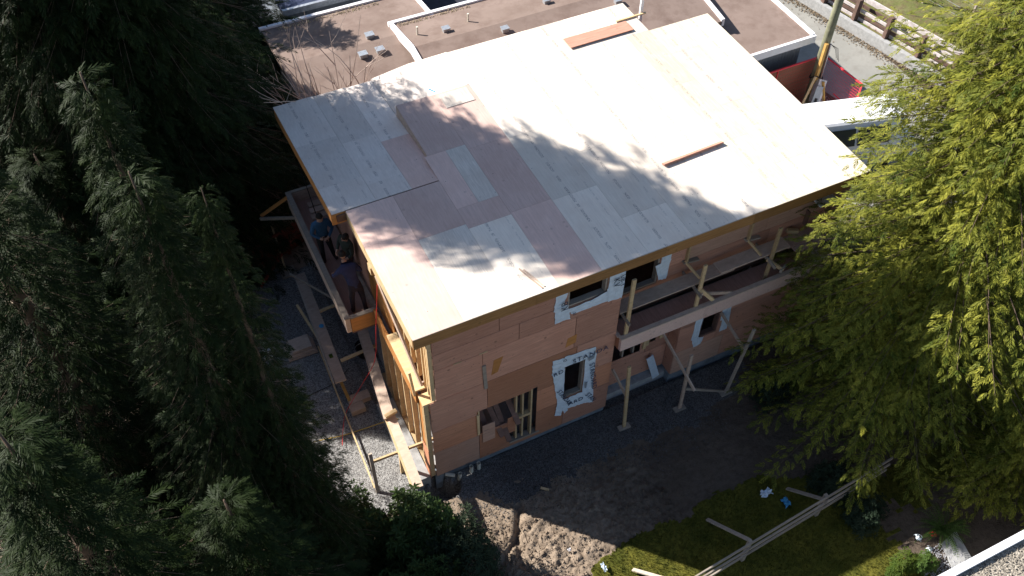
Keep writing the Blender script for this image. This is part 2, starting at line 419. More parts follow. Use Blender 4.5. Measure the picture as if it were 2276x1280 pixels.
def strip(name, pts, z, mat, h=.05):
    m = MB(); m.quadbox([(a, b, z) for a, b in pts], h); return m.build(name, mat)
tag(strip('road', [(19.0, -30), (21.9, -30), (22.3, 9.2), (21.8, 12.2), (20.4, 20), (20, 60), (15, 60), (17.6, 14), (18.6, 10.7), (19.0, 8)], .012, MT['road']), None, None, kind='structure')
tag(strip('path', [(10.55, -7.0), (11.1, -6.9), (10.6, -9.4), (9.7, -9.4)], .05, MT['concrete']), None, None, kind='structure')
# bank of rough grass above the retaining wall
m = MB(); ys = [-20, 2, 8, 10, 12, 14, 30, 80]; xb = [23.6, 22.9, 22.75, 22.45, 22.1, 21.6, 21.5, 21.5]
n = len(ys); m.v = [(xb[i], ys[i], .42) for i in range(n)]+[(xb[i]+2.2, ys[i], .75) for i in range(n)]+[(150, ys[i], 1.5) for i in range(n)]
for i in range(n-1):
    for k in range(2): m.f.append((k*n+i, (k+1)*n+i, (k+1)*n+i+1, k*n+i+1)); m.mi.append(0)
tag(m.build('grass_bank', MT['scrub']), None, None, kind='structure')

# ================================================================ THE HOUSE
H = thing('house', 'half-built two storey plywood house with a flat sheathed roof among tall trees', 'house', (0, 0, 0))
ZR = 6.30
def rz(x, y):
    """roof surface height: flat, with a back-left area that falls away to the rear"""
    if y > 4.05 and x <= 2.16: return ZR-.118*(y-4.05)
    if y > 7.08 and x < 4.15:
        lo = ZR-.118*(y-4.05); t = (x-2.16)/(4.15-2.16); return lo+(ZR-lo)*t**1.0
    return ZR
def sheet(x0, x1, y0, y1, mat, low=False, lift=0, y1b=None):
    g = .004; x0 += g/2; x1 -= g/2; y0 += g/2; y1 -= g/2; yb = y1 if y1b is None else y1b-g
    f = (lambda x, y: ZR) if not low else rz
    e = 1e-4
    if low: c = [(x0, y0, rz(min(x0, 2.155) if x1 <= 2.2 else x0+e, y0+.02)), (x1, y0, rz(min(x1, 2.155) if x1 <= 2.2 else x1, y0+.02)), (x1, yb, rz(min(x1, 2.155) if x1 <= 2.2 else x1, yb)), (x0, y1, rz(x0+e, y1))]
    else: c = [(x0, y0, ZR), (x1, y0, ZR), (x1, y1, ZR), (x0, y1, ZR)]
    c = [(a, b, z+lift) for a, b, z in c]
    m = MB(); m.quadbox(c, .016); m.build('plywood_sheet', mat, H, center=True)
P_, G_, K_, C_, Y_ = MT['roof_pale'], MT['roof_grey'], MT['roof_pink'], MT['roof_green'], MT['roof_cream']
# front and main deck, column by column (each sheet is a piece of its own)
L_ = [
 (-.27, .90, [(-.10, 2.76, K_), (2.76, 4.03, K_)]),
 (.90, 2.08, [(-.10, 2.46, C_), (2.46, 4.03, K_)]),
 (2.08, 3.16, [(-.10, 2.30, P_), (2.30, 2.98, K_)]),
 (3.16, 4.22, [(-.10, 2.35, K_), (2.35, 4.75, K_), (4.75, 7.06, K_)]),
]
for x0, x1, rows in L_:
    for y0, y1, mt in rows: sheet(x0, x1, y0, y1, mt)
sheet(2.08, 2.64, 2.98, 4.95, K_); sheet(2.64, 3.16, 2.98, 4.95, C_)
sheet(2.16, 3.16, 4.95, 7.06, K_)
sheet(3.3, 4.1, 6.4, 6.98, C_, lift=.017)
cols = [4.22+1.19*i for i in range(7)]; cols[-1] = 11.67
cols = [4.22, 5.41, 6.60, 7.79, 8.98, 9.73, 10.7, 11.67]
for i in range(len(cols)-1):
    x0, x1 = cols[i], cols[i+1]; yend = 8.55 if x1 <= 9.74 else 7.08
    y = -.10; off = [2.4, 1.2, 2.4, 1.2, 2.4, 1.2, 2.4][i]; e = y+off
    while y < yend-.05:
        e = min(e, yend)
        if yend-e < .2: e = yend
        mt = P_ if i < 4 else random.choice([Y_, Y_, P_])
        if i == 1 and y > 3: mt = P_
        sheet(x0, x1, y, e, mt); y = e; e = y+2.4
# the lower back-left area
lowcols = [(-.60, .5), (.5, 1.4), (1.4, 2.155)]
for i, (x0, x1) in enumerate(lowcols):
    cuts = [[4.06, 5.1, 7.0, 9.08], [4.06, 4.7, 6.6, 9.05], [4.06, 6.2, 9.02]][i]
    for a, b in zip(cuts[:-1], cuts[1:]):
        sheet(x0, x1, a, b, [G_, G_, K_ if b < 5 else G_][i] if not (i == 2 and a < 5) else K_, low=True)
sheet(2.16, 3.16, 7.08, 9.10, G_, low=True, y1b=8.90); sheet(3.16, 4.22, 7.08, 8.90, P_, low=True, y1b=8.58)
# the step where the main deck stands above the lower area
m = MB(); m.poly([(2.157, 4.08, ZR-.018), (2.157, 7.07, ZR-.018), (2.157, 7.07, ZR-.37), (2.157, 4.08, ZR-.03)], (.03, 0, 0)); m.build('step_riser', MT['lumber_pink'], H, center=True)
m = MB(); m.poly([(2.19, 7.07, ZR-.018), (4.1, 7.07, ZR-.018), (4.1, 7.07, ZR-.04), (2.19, 7.07, ZR-.33)], (0, -.02, 0)); m.build('step_riser', MT['lumber_pink'], H, center=True)
# roof structure under the sheets and fascia boards
m = MB(); m.box((-.20, -.04, 5.98), (11.6, 4.0, 6.27)); m.box((2.2, 4.0, 5.98), (11.6, 7.0, 6.27)); m.box((4.2, 7.0, 5.98), (9.68, 8.5, 6.27))
m.quadbox([(-.5, 4.0, 6.24), (2.19, 4.0, 6.24), (2.19, 8.9, 5.62), (-.5, 8.9, 5.62)], .2); m.box((2.2, 7.0, 5.35), (4.2, 8.8, 5.6))
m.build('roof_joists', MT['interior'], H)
fs = [-.27, 2.6, 5.9, 8.3, 11.67]
for i in range(4):
    o = bx('fascia_board', (fs[i]+.002, -.105, 5.955), (fs[i+1]-.002, -.065, 6.282), MT['lvl'], H)
bx('fascia_trim', (-.27, -.112, 6.284), (11.67, -.10, 6.302), MT['lumber_grey'], H)
bx('fascia_board', (-.275, -.06, 5.97), (-.235, 4.03, 6.282), MT['lumber'], H)
bx('fascia_board', (-.62, 4.05, 5.95), (-.235, 4.09, 6.275), MT['orange_ply'], H)
m = MB(); m.poly([(-.61, 4.1, 6.27), (-.61, 8.95, 5.70), (-.61, 8.95, 5.4), (-.61, 4.1, 5.97)], (.035, 0, 0)); m.build('fascia_board', MT['orange_ply'], H, center=True)
bx('fascia_board', (11.63, -.06, 5.97), (11.67, 7.05, 6.28), MT['lumber'], H)
bx('fascia_board', (4.2, 8.51, 5.97), (9.7, 8.55, 6.28), MT['lumber'], H)

# front wall, left block (x 0 .. 4.93)
W1 = (3.52, 4.12, 1.46, 2.92); WU = (3.47, 4.49, 5.25, 5.92)
OPA = (1.15, 2.62, 1.40, 2.46); OPB = (2.02, 2.62, .42, 1.40); OPC = (2.66, 2.80, .42, 2.50)
rows = [.2, 1.36, 2.30, 3.58]
wall(H, rows, 0, -.02, 4.93, [W1, OPA, OPB, OPC], seed=3)
wall(H, [3.58, 4.77, 5.35, 6.0], 0, .15, 4.93, [WU], seed=8, mats=[MT['wall_ply'], MT['wall_ply'], MT['wall_ply2']])
bx('foundation', (-.05, .03, -.5), (4.9, .3, .2), MT['concrete_dk'], H)
# ragged ply scraps, grey board, odd patches on the wall
bm_('batten', (1.36, -.02, 4.30), (1.40, -.02, 3.35), .09, .03, MT['lumber_grey'], H, (0, 1, 0))
m = MB(); m.poly([(1.62, -.006, 4.33), (1.86, -.006, 4.36), (1.72, -.006, 3.82), (1.55, -.006, 3.78)], (0, .006, 0)); m.build('wall_patch', MT['orange_ply'], H, center=True)
m = MB(); m.poly([(3.55, -.006, 4.05), (3.80, -.006, 4.1), (3.78, -.006, 3.78), (3.50, -.006, 3.72)], (0, .006, 0)); m.build('wall_patch', MT['orange_ply'], H, center=True)
for x, z in ((1.26, 4.79), (.62, 4.78)): bm_('strap_tab', (x, -.012, z), (x+.2, -.012, z), .02, .02, MT['lumber'], H)
# studs and lumber inside the big opening
for x in (1.19, 2.22, 2.40): bx('stud', (x, .03, .4 if x > 2 else 1.3), (x+.045, .14, 2.5), MT['lumber'], H)
bx('stud', (2.62, -.01, .42), (2.665, .12, 2.5), MT['lumber'], H)
bx('window_sill', (2.04, -.02, .36), (2.9, .14, .42), MT['lumber_grey'], H)
bx('stud', (2.3, .0, 1.35), (2.62, .13, 1.45), MT['lumber'], H)
bm_('stud', (1.17, -.03, 1.45), (1.16, -.03, 2.35), .035, .06, MT['lumber'], H)
# upper storey: window frames
def frame(x0, x1, z0, z1, y, mat=MT['lumber_grey'], sides='lrb'):
    f = thing_part('window_frame')
    m = MB(); m.box((x0, y, z0), (x1, y+.14, z0+.05)); m.box((x0, y, z0+.05), (x0+.05, y+.14, z1)); m.box((x1-.05, y, z0+.05), (x1, y+.14, z1)); m.box((x0+.05, y, z1-.05), (x1-.05, y+.14, z1))
    return m.build('window_frame', mat, H, center=True)
def thing_part(n): return None
frame(3.52, 4.12, 1.46, 2.92, .022); frame(3.47, 4.49, 5.25, 5.92, .022)
# corner return and recessed walls to the right
wall(H, [.2, 1.36, 2.3, 3.0], 4.93, .02, .5, axis='y', seed=5, t=-.018)
wall(H, [3.0, 4.77, 5.95], 4.93, .02, .62, axis='y', seed=6, t=-.018)
wall(H, [.28, 1.25, 2.1, 3.0], .5, 4.95, 7.02, [(5.1, 6.15, 1.40, 2.35), (6.35, 6.62, 1.62, 2.35)], seed=9)
bx('foundation', (4.9, .53, -.5), (7.0, .7, .28), MT['concrete_dk'], H)
for x in (5.28, 5.62, 5.95): bx('stud', (x, .54, 1.3), (x+.04, .65, 2.4), MT['lumber_grey'], H)
for x, z in ((6.2, 1.5), (6.7, 1.7), (6.28, 1.6)): bx('stud', (x, .44, z), (x+.09, .49, 2.6), MT['lumber'], H)
wall(H, [.28, 1.25, 2.3, 3.0], .1, 7.02, 11.45, [(7.72, 8.3, 1.55, 2.42)], seed=12)
wall(H, [.28, 1.25, 2.3, 3.0], 7.02, .12, .5, axis='y', seed=13)
bx('foundation', (7.0, .13, -.5), (11.4, .3, .28), MT['concrete_dk'], H)
frame(7.72, 8.3, 1.55, 2.42, .122, MT['lumber_dark'])
wall(H, [3.3, 4.5, 5.45, 5.95], .6, 4.95, 11.45, [(5.33, 6.36, 4.02, 5.92)], seed=15)
frame(5.33, 6.36, 4.02, 5.92, .622)
# side, back walls, floors
wall(H, [.2, 1.4, 2.6, 3.8, 5.0, 5.95], 11.45, .1, 7.0, axis='y', seed=17, t=-.018)
wall(H, [.2, 1.4, 2.6, 3.8, 5.0, 5.6], 8.4, .0, 9.6, seed=18)
wall(H, [.2, 1.4, 2.6, 3.8, 5.0, 5.95], 7.0, 9.6, 11.45, seed=19)
bx('floor_slab', (0.02, .32, -.3), (11.4, 8.35, .18), MT['concrete'], H)
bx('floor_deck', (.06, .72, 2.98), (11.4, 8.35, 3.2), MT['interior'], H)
# left side: lower storey frame and ledge
bx('top_plate', (-.17, 0.02, 3.52), (.14, .34, 3.585), MT['lumber'], H)
bx('rim_board', (-.20, .45, 3.56), (.05, 2.25, 3.62), MT['lumber'], H)
bx('rim_board', (-.20, .43, 3.15), (-.14, 3.2, 3.555), MT['orange_ply'], H)
bx('rim_board', (.0, .60, 3.15), (.34, .64, 3.62), MT['lumber_pink'], H)
for i, y in enumerate((.04, .12, .42, .95, 1.5, 2.05, 2.6, 3.1)):
    bx('stud', (-.16, y, .22), (-.04, y+.045, 3.14 if y > .4 else 3.5), MT['lumber'], H)
bx('corner_panel', (-.175, .0, .2), (-.162, .36, 1.55), MT['wall_ply3'], H)
bx('corner_panel', (-.14, .17, 1.5), (-.11, .41, 3.5), MT['orange_ply'], H)
bx('bottom_plate', (-.16, .1, .18), (-.04, 3.6, .22), MT['lumber'], H)
wall(H, [.2, 1.4, 3.1], .55, .3, 8.3, axis='y', seed=21, mats=[MT['deck_ply']])
# upper storey left side: orange sheathing then open studs
bx('sheathing_panel', (.02, 2.3, 3.2), (.04, 4.0, 5.97), MT['orange_ply'], H)
bx('sheathing_panel', (.02, 4.02, 3.2), (.04, 6.3, 5.9), MT['wall_ply'], H)
bx('sheathing_panel', (.02, 6.32, 3.2), (.04, 8.4, 5.6), MT['wall_ply'], H)
for y in (.02, .10, .22, .42, .8, 1.2, 1.6, 2.0): bx('stud', (.05, y, 3.62), (.15, y+.045, 5.97), MT['lumber'], H)
bm_('brace', (-.24, 2.2, 5.9), (-.02, .45, 3.75), .05, .14, MT['lumber_pink'], H)
bm_('brace', (-.22, .42, 3.5), (-.26, .5, 4.35), .045, .06, MT['lumber'], H)
wall(H, [3.2, 5.95], .8, .1, 2.3, axis='y', seed=22, mats=[MT['orange_ply']])
bx('header', (-.22, 2.25, 5.5), (.05, 2.32, 5.97), MT['orange_ply'], H)
bx('trim_block', (-.30, 2.42, 5.72), (-.20, 2.62, 5.96), MT['lumber'], H)
# left balcony: floor, curbs
bx('balcony_floor', (-.78, 3.36, 2.92), (.015, 8.2, 3.0), MT['deck_ply'], H)
for a, b in ((3.36, 5.3), (5.32, 6.9)): pass
bx('balcony_curb', (-.92, 3.30, 2.86), (-.80, 8.22, 3.40), MT['lumber_pink'], H)
bx('curb_cap', (-.935, 3.28, 3.402), (-.79, 8.24, 3.44), MT['lumber_grey'], H)
bx('balcony_curb', (-.79, 3.28, 2.86), (-.18, 3.33, 3.40), MT['orange_ply'], H)
bx('curb_cap', (-.785, 3.25, 3.402), (-.14, 3.36, 3.44), MT['lumber_grey'], H)
bx('balcony_curb', (-.79, 8.17, 2.86), (-.02, 8.22, 3.40), MT['lumber_pink'], H)
bx('curb_cap', (-.785, 8.15, 3.402), (-.02, 8.24, 3.44), MT['lumber_grey'], H)
bx('balcony_joists', (-.78, 3.36, 2.70), (.0, 8.2, 2.915), MT['lumber_dark'], H)
# right canopy box
bx('canopy_floor', (4.97, -.12, 3.02), (11.4, .58, 3.10), MT['deck_ply'], H)
for a, b in ((4.96, 7.4), (7.405, 9.8), (9.805, 11.45)): bx('canopy_curb', (a, -.22, 2.97), (b, -.13, 3.43), MT['roof_pink'], H)
bx('canopy_curb', (4.94, -.13, 2.97), (4.99, .0, 3.43), MT['wall_ply3'], H)
bx('curb_cap', (4.93, -.235, 3.432), (11.46, -.11, 3.465), MT['lumber_pink'], H)
bx('curb_cap', (4.90, -.105, 3.432), (5.0, .60, 3.465), MT['lumber_pink'], H)
bx('canopy_curb', (4.935, .0, 2.97), (4.95, .5, 3.43), MT['wall_ply3'], H)
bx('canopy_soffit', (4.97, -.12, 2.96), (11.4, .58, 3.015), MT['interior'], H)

# ---- house wrap with its lettering
def wrap(quads, y, name='window_wrap'):
    """crumpled strips; each quad is 4 (x,z) corners in order round it"""
    b = bmesh.new(); rr = random.Random(int(quads[0][0][0]*100))
    for qi, q in enumerate(quads):
        c = [Vector((a, 0, z)) for a, z in q]; nu, nv = 9, 4; g = []
        for i in range(nu+1):
            row = []
            for j in range(nv+1):
                u, v = i/nu, j/nv; p = c[0].lerp(c[1], u).lerp(c[3].lerp(c[2], u), v)
                p.y = y-.012-.004*qi-rr.uniform(0, .010)-.008*math.sin(u*9+qi)**2
                if j in (0, nv) or i in (0, nu): p.x += rr.uniform(-.012, .012); p.z += rr.uniform(-.015, .015)
                row.append(b.verts.new(p))
            g.append(row)
        for i in range(nu):
            for j in range(nv): b.faces.new([g[i][j], g[i+1][j], g[i+1][j+1], g[i][j+1]])
    ge = bmesh.ops.extrude_face_region(b, geom=list(b.faces))
    for e in ge['geom']:
        if isinstance(e, bmesh.types.BMVert): e.co.y += .003
    bmesh.ops.recalc_face_normals(b, faces=b.faces)
    me = bpy.data.meshes.new(name); b.to_mesh(me); b.free(); me.materials.append(MT['wrap'])
    o = bpy.data.objects.new(name, me); COL.objects.link(o); o.parent = H; return o
wA = wrap([[(3.17, 3.37), (3.18, 2.75), (3.53, 2.75), (3.53, 3.30)], [(3.19, 2.8), (3.42, 1.2), (3.55, 1.30), (3.53, 2.8)], [(3.38, 1.35), (3.34, .86), (3.53, .72), (3.60, 1.3)], [(3.50, 1.2), (3.62, .76), (3.72, .86), (3.66, 1.2)]], 0)
wB = wrap([[(3.50, 3.36), (4.37, 3.27), (4.40, 2.90), (3.50, 2.92)], [(4.10, 3.1), (4.42, 3.0), (4.41, 1.7), (4.11, 1.6)], [(4.11, 1.7), (4.41, 1.8), (4.48, .76), (4.14, .88)], [(3.54, 1.46), (4.2, 1.47), (4.2, .88), (3.56, .98)]], 0)
wrap([[(3.16, 5.90), (3.10, 5.30), (3.30, 5.2), (3.46, 5.90)], [(3.13, 5.4), (3.16, 4.86), (3.56, 4.84), (3.47, 5.4)], [(3.45, 5.25), (3.58, 5.0), (4.1, 4.99), (4.1, 5.25)], [(4.05, 5.25), (4.05, 5.01), (4.72, 4.96), (4.70, 5.42)]], 0)
wC = wrap([[(4.50, 5.92), (4.92, 5.92), (4.93, 5.4), (4.50, 5.4)], [(4.48, 5.45), (4.93, 5.45), (4.90, 4.92), (4.52, 4.96)]], -.012)
wD = wrap([[(6.37, 5.72), (6.66, 5.72), (6.66, 4.7), (6.37, 4.65)], [(6.22, 4.75), (6.66, 4.8), (6.62, 4.08), (6.40, 4.15)]], .6)
wrap([[(7.48, 2.5), (7.71, 2.5), (7.71, 1.6), (7.49, 1.6)], [(7.49, 1.7), (7.9, 1.55), (7.84, 1.27), (7.60, 1.22)]], .1)
wrap([[(8.31, 2.5), (8.6, 2.5), (8.62, 2.0), (8.33, 2.0)], [(8.38, 2.05), (8.63, 2.05), (8.64, 1.5), (8.40, 1.5)]], .1)
def letter(txt, x, z, ang, size, par, y=-.05, mat='ink', name='lettering'):
    c = bpy.data.curves.new('t', 'FONT'); c.body = txt; c.size = size; c.extrude = .002; c.space_character = 1.15
    o = bpy.data.objects.new('t', c); COL.objects.link(o)
    me = bpy.data.meshes.new_from_object(o.evaluated_get(bpy.context.evaluated_depsgraph_get()))
    bpy.data.objects.remove(o); me.materials.clear(); me.materials.append(MT[mat])
    me.transform(Matrix.Rotation(R(90), 4, 'X')); me.transform(Matrix.Rotation(-R(ang), 4, 'Y'))
    q = bpy.data.objects.new(name, me); COL.objects.link(q); q.location = (x, y, z); q.parent = par; return q
bpy.context.view_layer.update()
letter('STANDA', 3.72, 2.98, 2, .235, wB); letter('RD', 3.21, 2.72, 8, .20, wA); letter('O', 3.45, 3.2, 5, .13, wA)
letter('STANDARD', 4.22, 2.65, -82, .215, wB); letter('STANDAR', 3.33, 1.98, -66, .19, wA)
letter('ARD', 3.72, 1.10, 3, .20, wB); letter('STAN', 4.20, 1.28, -62, .2, wB)
letter('KB', 3.44, 5.30, 92, .24, wC, -.07); letter('K', 3.60, 4.98, 10, .14, wC, -.07)
letter('KV', 4.60, 5.75, -86, .23, wC, -.07); letter('UB-T', 4.78, 5.8, -88, .17, wC, -.07)
letter('K/', 6.44, 5.35, -80, .23, wD, .54)
m = MB(); m.poly([(4.16, -.058, 2.96), (4.34, -.058, 3.0), (4.33, -.058, 2.86), (4.18, -.058, 2.82)], (0, .003, 0)); m.build('tape', MT['greytape'], wB, center=True)
m = MB(); m.poly([(4.14, -.058, 1.9), (4.22, -.058, 1.9), (4.2, -.058, 1.62), (4.15, -.058, 1.66)], (0, .003, 0)); m.build('tape', MT['greytape'], wB, center=True)

# ================================================================ things on and around the house
def loose(name, p, q, w, h, mat, label, cat, group=None, up=(0, 0, 1)):
    return tag(bm_(name, p, q, w, h, mat, None, up), label, cat, group)
loose('plywood_offcut', (7.34, 7.46, ZR+.05), (9.32, 7.46, ZR+.05), .44, .02, MT['scrap_pink'], 'pink plywood offcut lying near the back edge of the sunlit roof', 'plywood')
loose('board', (9.09, 7.80, ZR+.03), (10.06, 7.82, ZR+.03), .05, .04, MT['lumber'], 'short thin board overhanging the back edge of the roof beside the notch', 'board')
loose('board', (7.19, 2.19, ZR+.05), (8.94, 2.26, ZR+.05), .12, .035, MT['scrap_pink'], 'single pinkish board lying alone on the middle of the sunlit roof', 'board', up=(0, .5, 1))
loose('plastic_strip', (3.2, 7.35, ZR-.03), (3.28, 7.12, ZR+.02), .03, .02, MT['blue'], 'small blue-green plastic strip at the raised roof step', 'strip')
for i, (a, b) in enumerate((((2.58, .72), (2.80, .0)), ((2.66, .65), (2.86, .02)))):
    loose('wood_lath', (a[0], a[1], ZR+.012), (b[0], b[1], ZR+.012), .035, .02, MT['lumber_pink'], ['left of two thin laths lying at the front edge of the roof', 'right of two thin laths lying at the front edge of the roof'][i], 'lath', 'laths at the roof edge')
loose('post', (9.95, 7.9, 5.4), (9.95, 7.9, 6.95), .06, .09, MT['white'], 'white post standing up behind the back roof notch', 'post')
# lumber leaning out of the opening
labs = ['dark plank, leftmost of those poking out of the ground floor opening', 'dark plank, longest of those poking out of the ground floor opening', 'dark plank, rightmost of those poking out of the ground floor opening', 'short dark plank at the top of the ground floor opening']
for i, (p, q) in enumerate((((1.52, .9, 2.5), (1.78, -.14, 1.1)), ((1.72, .9, 2.6), (1.94, -.2, .86)), ((2.02, .8, 2.6), (2.22, -.16, 1.4)), ((1.35, .8, 2.2), (1.40, -.02, 1.5)))):
    loose('plank', p, q, .14, .045, MT['lumber_dark'], labs[i], 'plank', 'planks leaning out of the opening', up=(0, -1, .6))
tag(bx('plywood_scrap', (1.28, -.03, .98), (1.62, -.012, 1.75), MT['wall_ply2']), 'square plywood scrap leaning in the ground floor opening beside dark planks', 'plywood')
tag(bx('plywood_scrap', (1.98, -.02, .9), (2.2, -.005, 1.62), MT['wall_ply3']), 'reddish plywood scrap propped right of the dark planks in the opening', 'plywood')
# PVC pipe stubs
pl = ['rightmost of the pale pipe stubs in the gravel by the front wall', 'second pale pipe stub from the right by the front wall', 'pale pipe stub leaning beside the pit corner', 'pale horizontal pipe at the foundation beside the pit']
for i, (x, y, dx, h) in enumerate(((1.09, -.14, 0, .26), (.88, -.14, .0, .26), (.52, -.16, .04, .17))):
    m = MB(); m.tube([(x, y, -.1), (x+dx, y, h)], .052, 12, cap=False); m.tube([(x+dx, y, h), (x, y, -.1)], .042, 12, cap=False)
    m.lathe((x+dx, y, h), [(.042, 0), (.052, 0)], 12)
    tag(m.build('drain_pipe', MT['pvc'], fix=False, smooth=False), pl[i], 'pipe', 'pipe stubs by the wall')
m = MB(); m.tube([(.22, .02, .1), (.42, -.12, .1)], .05, 12); tag(m.build('drain_pipe', MT['pvc']), pl[3], 'pipe', 'pipe stubs by the wall')

# ---- front right scaffold
SC = thing('scaffold', 'timber scaffold with a long plank walkway along the upper right wall', 'scaffold', (8, 0, 0))
def sp(name, p, q, w, h, mat, up=(0, 0, 1), par=None): return bm_(name, p, q, w, h, mat, par or SC, up)
sp('walkway_plank', (5.0, .25, 4.13), (8.3, .25, 4.13), .37, .045, MT['lumber_pink'])
sp('walkway_plank', (7.9, .25, 4.18), (10.0, .25, 4.18), .36, .045, MT['lumber_pink'])
sp('walkway_plank', (9.95, .25, 4.135), (11.3, .25, 4.135), .37, .045, MT['deck_ply'])
sp('walkway_plank', (10.1, .02, 4.07), (11.4, .05, 4.07), .3, .045, MT['deck_ply'])
for x, y, zt in ((5.14, -.10, 5.52), (7.17, -.10, 5.02), (9.38, .0, 5.22)):
    sp('post', (x, y, 3.12), (x, y, zt), .05, .10, MT['lumber'])
    sp('bracket', (x-.06, .58, 4.08), (x-.06, -.28, 4.04), .045, .09, MT['lumber_grey'])
sp('brace', (7.2, -.16, 4.0), (8.75, -.05, 3.15), .04, .09, MT['lumber_pink'])
sp('brace', (7.2, -.12, 4.1), (7.5, -.3, 3.75), .05, .10, MT['lumber'])
sp('brace', (9.3, .05, 4.05), (9.6, -.3, 3.85), .05, .09, MT['lumber'])
sp('brace', (9.5, -.32, 3.86), (9.75, -.2, 3.86), .05, .09, MT['lumber_grey'])
for x, z0, z1 in ((7.12, 4.55, 5.1), (8.97, 4.5, 5.08)):
    sp('wall_block', (x, .57, z0), (x, .57, z1), .14, .05, MT['lumber'])
    sp('wall_block', (x-.1, .55, z0-.02), (x+.36, .55, z0-.1), .12, .05, MT['lumber_grey'])
    sp('brace', (x-.05, .55, z0), (x+.15, .1, z0-.28), .04, .06, MT['lumber'])
sp('wall_block', (10.8, .5, 5.1), (11.35, .5, 5.1), .5, .05, MT['wrap'])
sp('wall_block', (10.62, .4, 4.9), (10.62, .4, 4.4), .12, .04, MT['lumber_dark'])
sp('wall_block', (10.2, .52, 4.25), (10.5, .42, 4.2), .1, .1, MT['lumber'])
sp('wall_block', (10.9, -.05, 3.6), (11.2, .1, 3.6), .3, .5, MT['lumber_grey'])
for i, (bxy, txy, zt) in enumerate((((5.13, -.70), (5.10, -.52), 2.62), ((6.80, -.84), (6.78, -.80), 2.46), ((8.23, -.95), (8.42, -1.05), 2.9))):
    q = thing('shoring_post', ['leftmost propped timber post on a pad below the canopy, nearest the lettered window', 'middle propped timber post on a pad below the canopy', 'rightmost propped timber post below the canopy beside the dark shrubs'][i], 'post', (bxy[0], bxy[1], 0), 'shoring posts below the canopy')
    bm_('post', (bxy[0], bxy[1], .02), (txy[0], txy[1], zt), .09, .05, [MT['lumber'], MT['lumber_pink'], MT['lumber_grey']][i], q, (0, 1, 0))
    bx('base_pad', (bxy[0]-.17, bxy[1]-.08, .0), (bxy[0]+.17, bxy[1]+.08, .045), MT['lumber_grey'], q)
    bx_ = [5.1, 6.75, 8.4][i]
    bm_('brace', (bx_-.1, [.02, .5, .1][i], [1.62+.25, 2.2, 2.35][i]), (bx_+.02, [-.62, -1.25, -.98][i], [1.35, 1.45, 1.9][i]), .04, .1, MT['lumber_pink'], q)
loose('brace_board', (6.80, -.90, 1.05), (8.17, -.92, .08), .03, .08, MT['lumber_grey'], 'thin diagonal board running from the middle propped post down to the ground', 'board')
loose('hanging_sheet', (6.44, .38, 1.1), (6.72, .30, .1), .22, .03, MT['wrap'], 'crumpled white sheet leaning on the recessed wall between the propped posts', 'sheet', up=(0, -1, .3))

# ---- left yard: plank walkways and frames
LS = thing('scaffold', 'low timber scaffold with long planks along the left side wall', 'scaffold', (-.5, 2, 0))
def lp(name, p, q, w, h, mat, up=(0, 0, 1)): return bm_(name, p, q, w, h, mat, LS, up)
lp('walkway_plank', (-.20, 5.1, 1.30), (-.62, 1.55, 1.30), .24, .05, MT['lumber_pink'])
lp('walkway_plank', (-.34, 5.1, 1.285), (-.76, 1.5, 1.285), .06, .05, MT['lumber_pink'])
lp('walkway_plank', (-.57, 2.0, 1.22), (-.71, -.62, 1.20), .24, .05, MT['lumber_pink'])
lp('walkway_plank', (-.71, 2.0, 1.20), (-.85, -.55, 1.18), .04, .08, MT['lumber'])
lp('end_block', (-.74, 1.52, 1.36), (-.42, 1.58, 1.36), .1, .09, MT['lumber'])
lp('ledger', (-1.48, .66, .98), (.45, .40, 1.35), .05, .09, MT['lumber'])
lp('post', (-1.53, .33, .0), (-1.46, .70, 1.32), .05, .09, MT['lumber_grey'])
lp('post', (-.75, .6, .0), (-.72, .62, 1.1), .05, .09, MT['lumber'])
lp('crossbar', (-1.14, 3.93, 1.0), (-.10, 4.0, 1.0), .09, .04, MT['lumber'])
lp('crossbar', (-1.2, 5.80, 1.0), (-.25, 5.86, 1.0), .09, .04, MT['lumber'])
lp('post', (-1.62, 6.3, 1.0), (-1.30, 4.35, .6), .07, .05, MT['lumber'])
lp('post', (-1.35, 4.9, .75), (-1.26, 3.05, .12), .08, .05, MT['yellowwood'])
lp('post', (-.35, 4.0, .1), (-.3, 4.0, 1.25), .05, .09, MT['lumber_dark'])
P2 = thing('plank_walk', 'weathered plank with blue and yellow stickers raised over the gravel yard', 'plank', (-1.2, 5.3, 0))
bm_('plank', (-1.20, 7.35, 1.02), (-1.36, 3.28, 1.0), .30, .05, MT['lumber_pink'], P2)
bm_('edge_board', (-1.36, 7.2, 1.0), (-1.55, 3.3, .98), .03, .08, MT['lumber_grey'], P2)
m = MB(); m.lathe((-1.24, 5.25, 1.05), [(0, .001), (.07, .001), (.07, 0)], 12); m.build('sticker', MT['blue'], P2)
bx('sticker', (-1.38, 4.1, 1.03), (-1.28, 4.24, 1.034), MT['limebush'], P2)
loose('stick', (-1.45, 5.34, .12), (-1.57, .43, .1), .035, .035, MT['lumber'], 'very long thin stick lying diagonally across the sunlit gravel yard', 'stick')
loose('brace_board', (-1.46, 7.44, 1.08), (-.5, 5.8, 1.08), .03, .10, MT['lumber_grey'], 'grey diagonal board crossing over the stickered plank', 'board')
loose('prop', (-1.40, 9.3, 1.3), (-1.42, 8.5, .1), .05, .09, MT['lumber'], 'yellowish prop standing on a pad in the shade by the red framing', 'prop')
tag(bx('prop_pad', (-1.6, 8.25, .02), (-1.15, 8.65, .08), MT['lumber_grey']), 'square wooden pad under the prop by the red framing', 'pad')
tag(bx('wood_block', (-1.35, 2.75, .02), (-.95, 3.0, .22), MT['lumber_pink']), 'nearer of two wood blocks on the gravel under the yellow brace', 'block', 'wood blocks on the gravel')
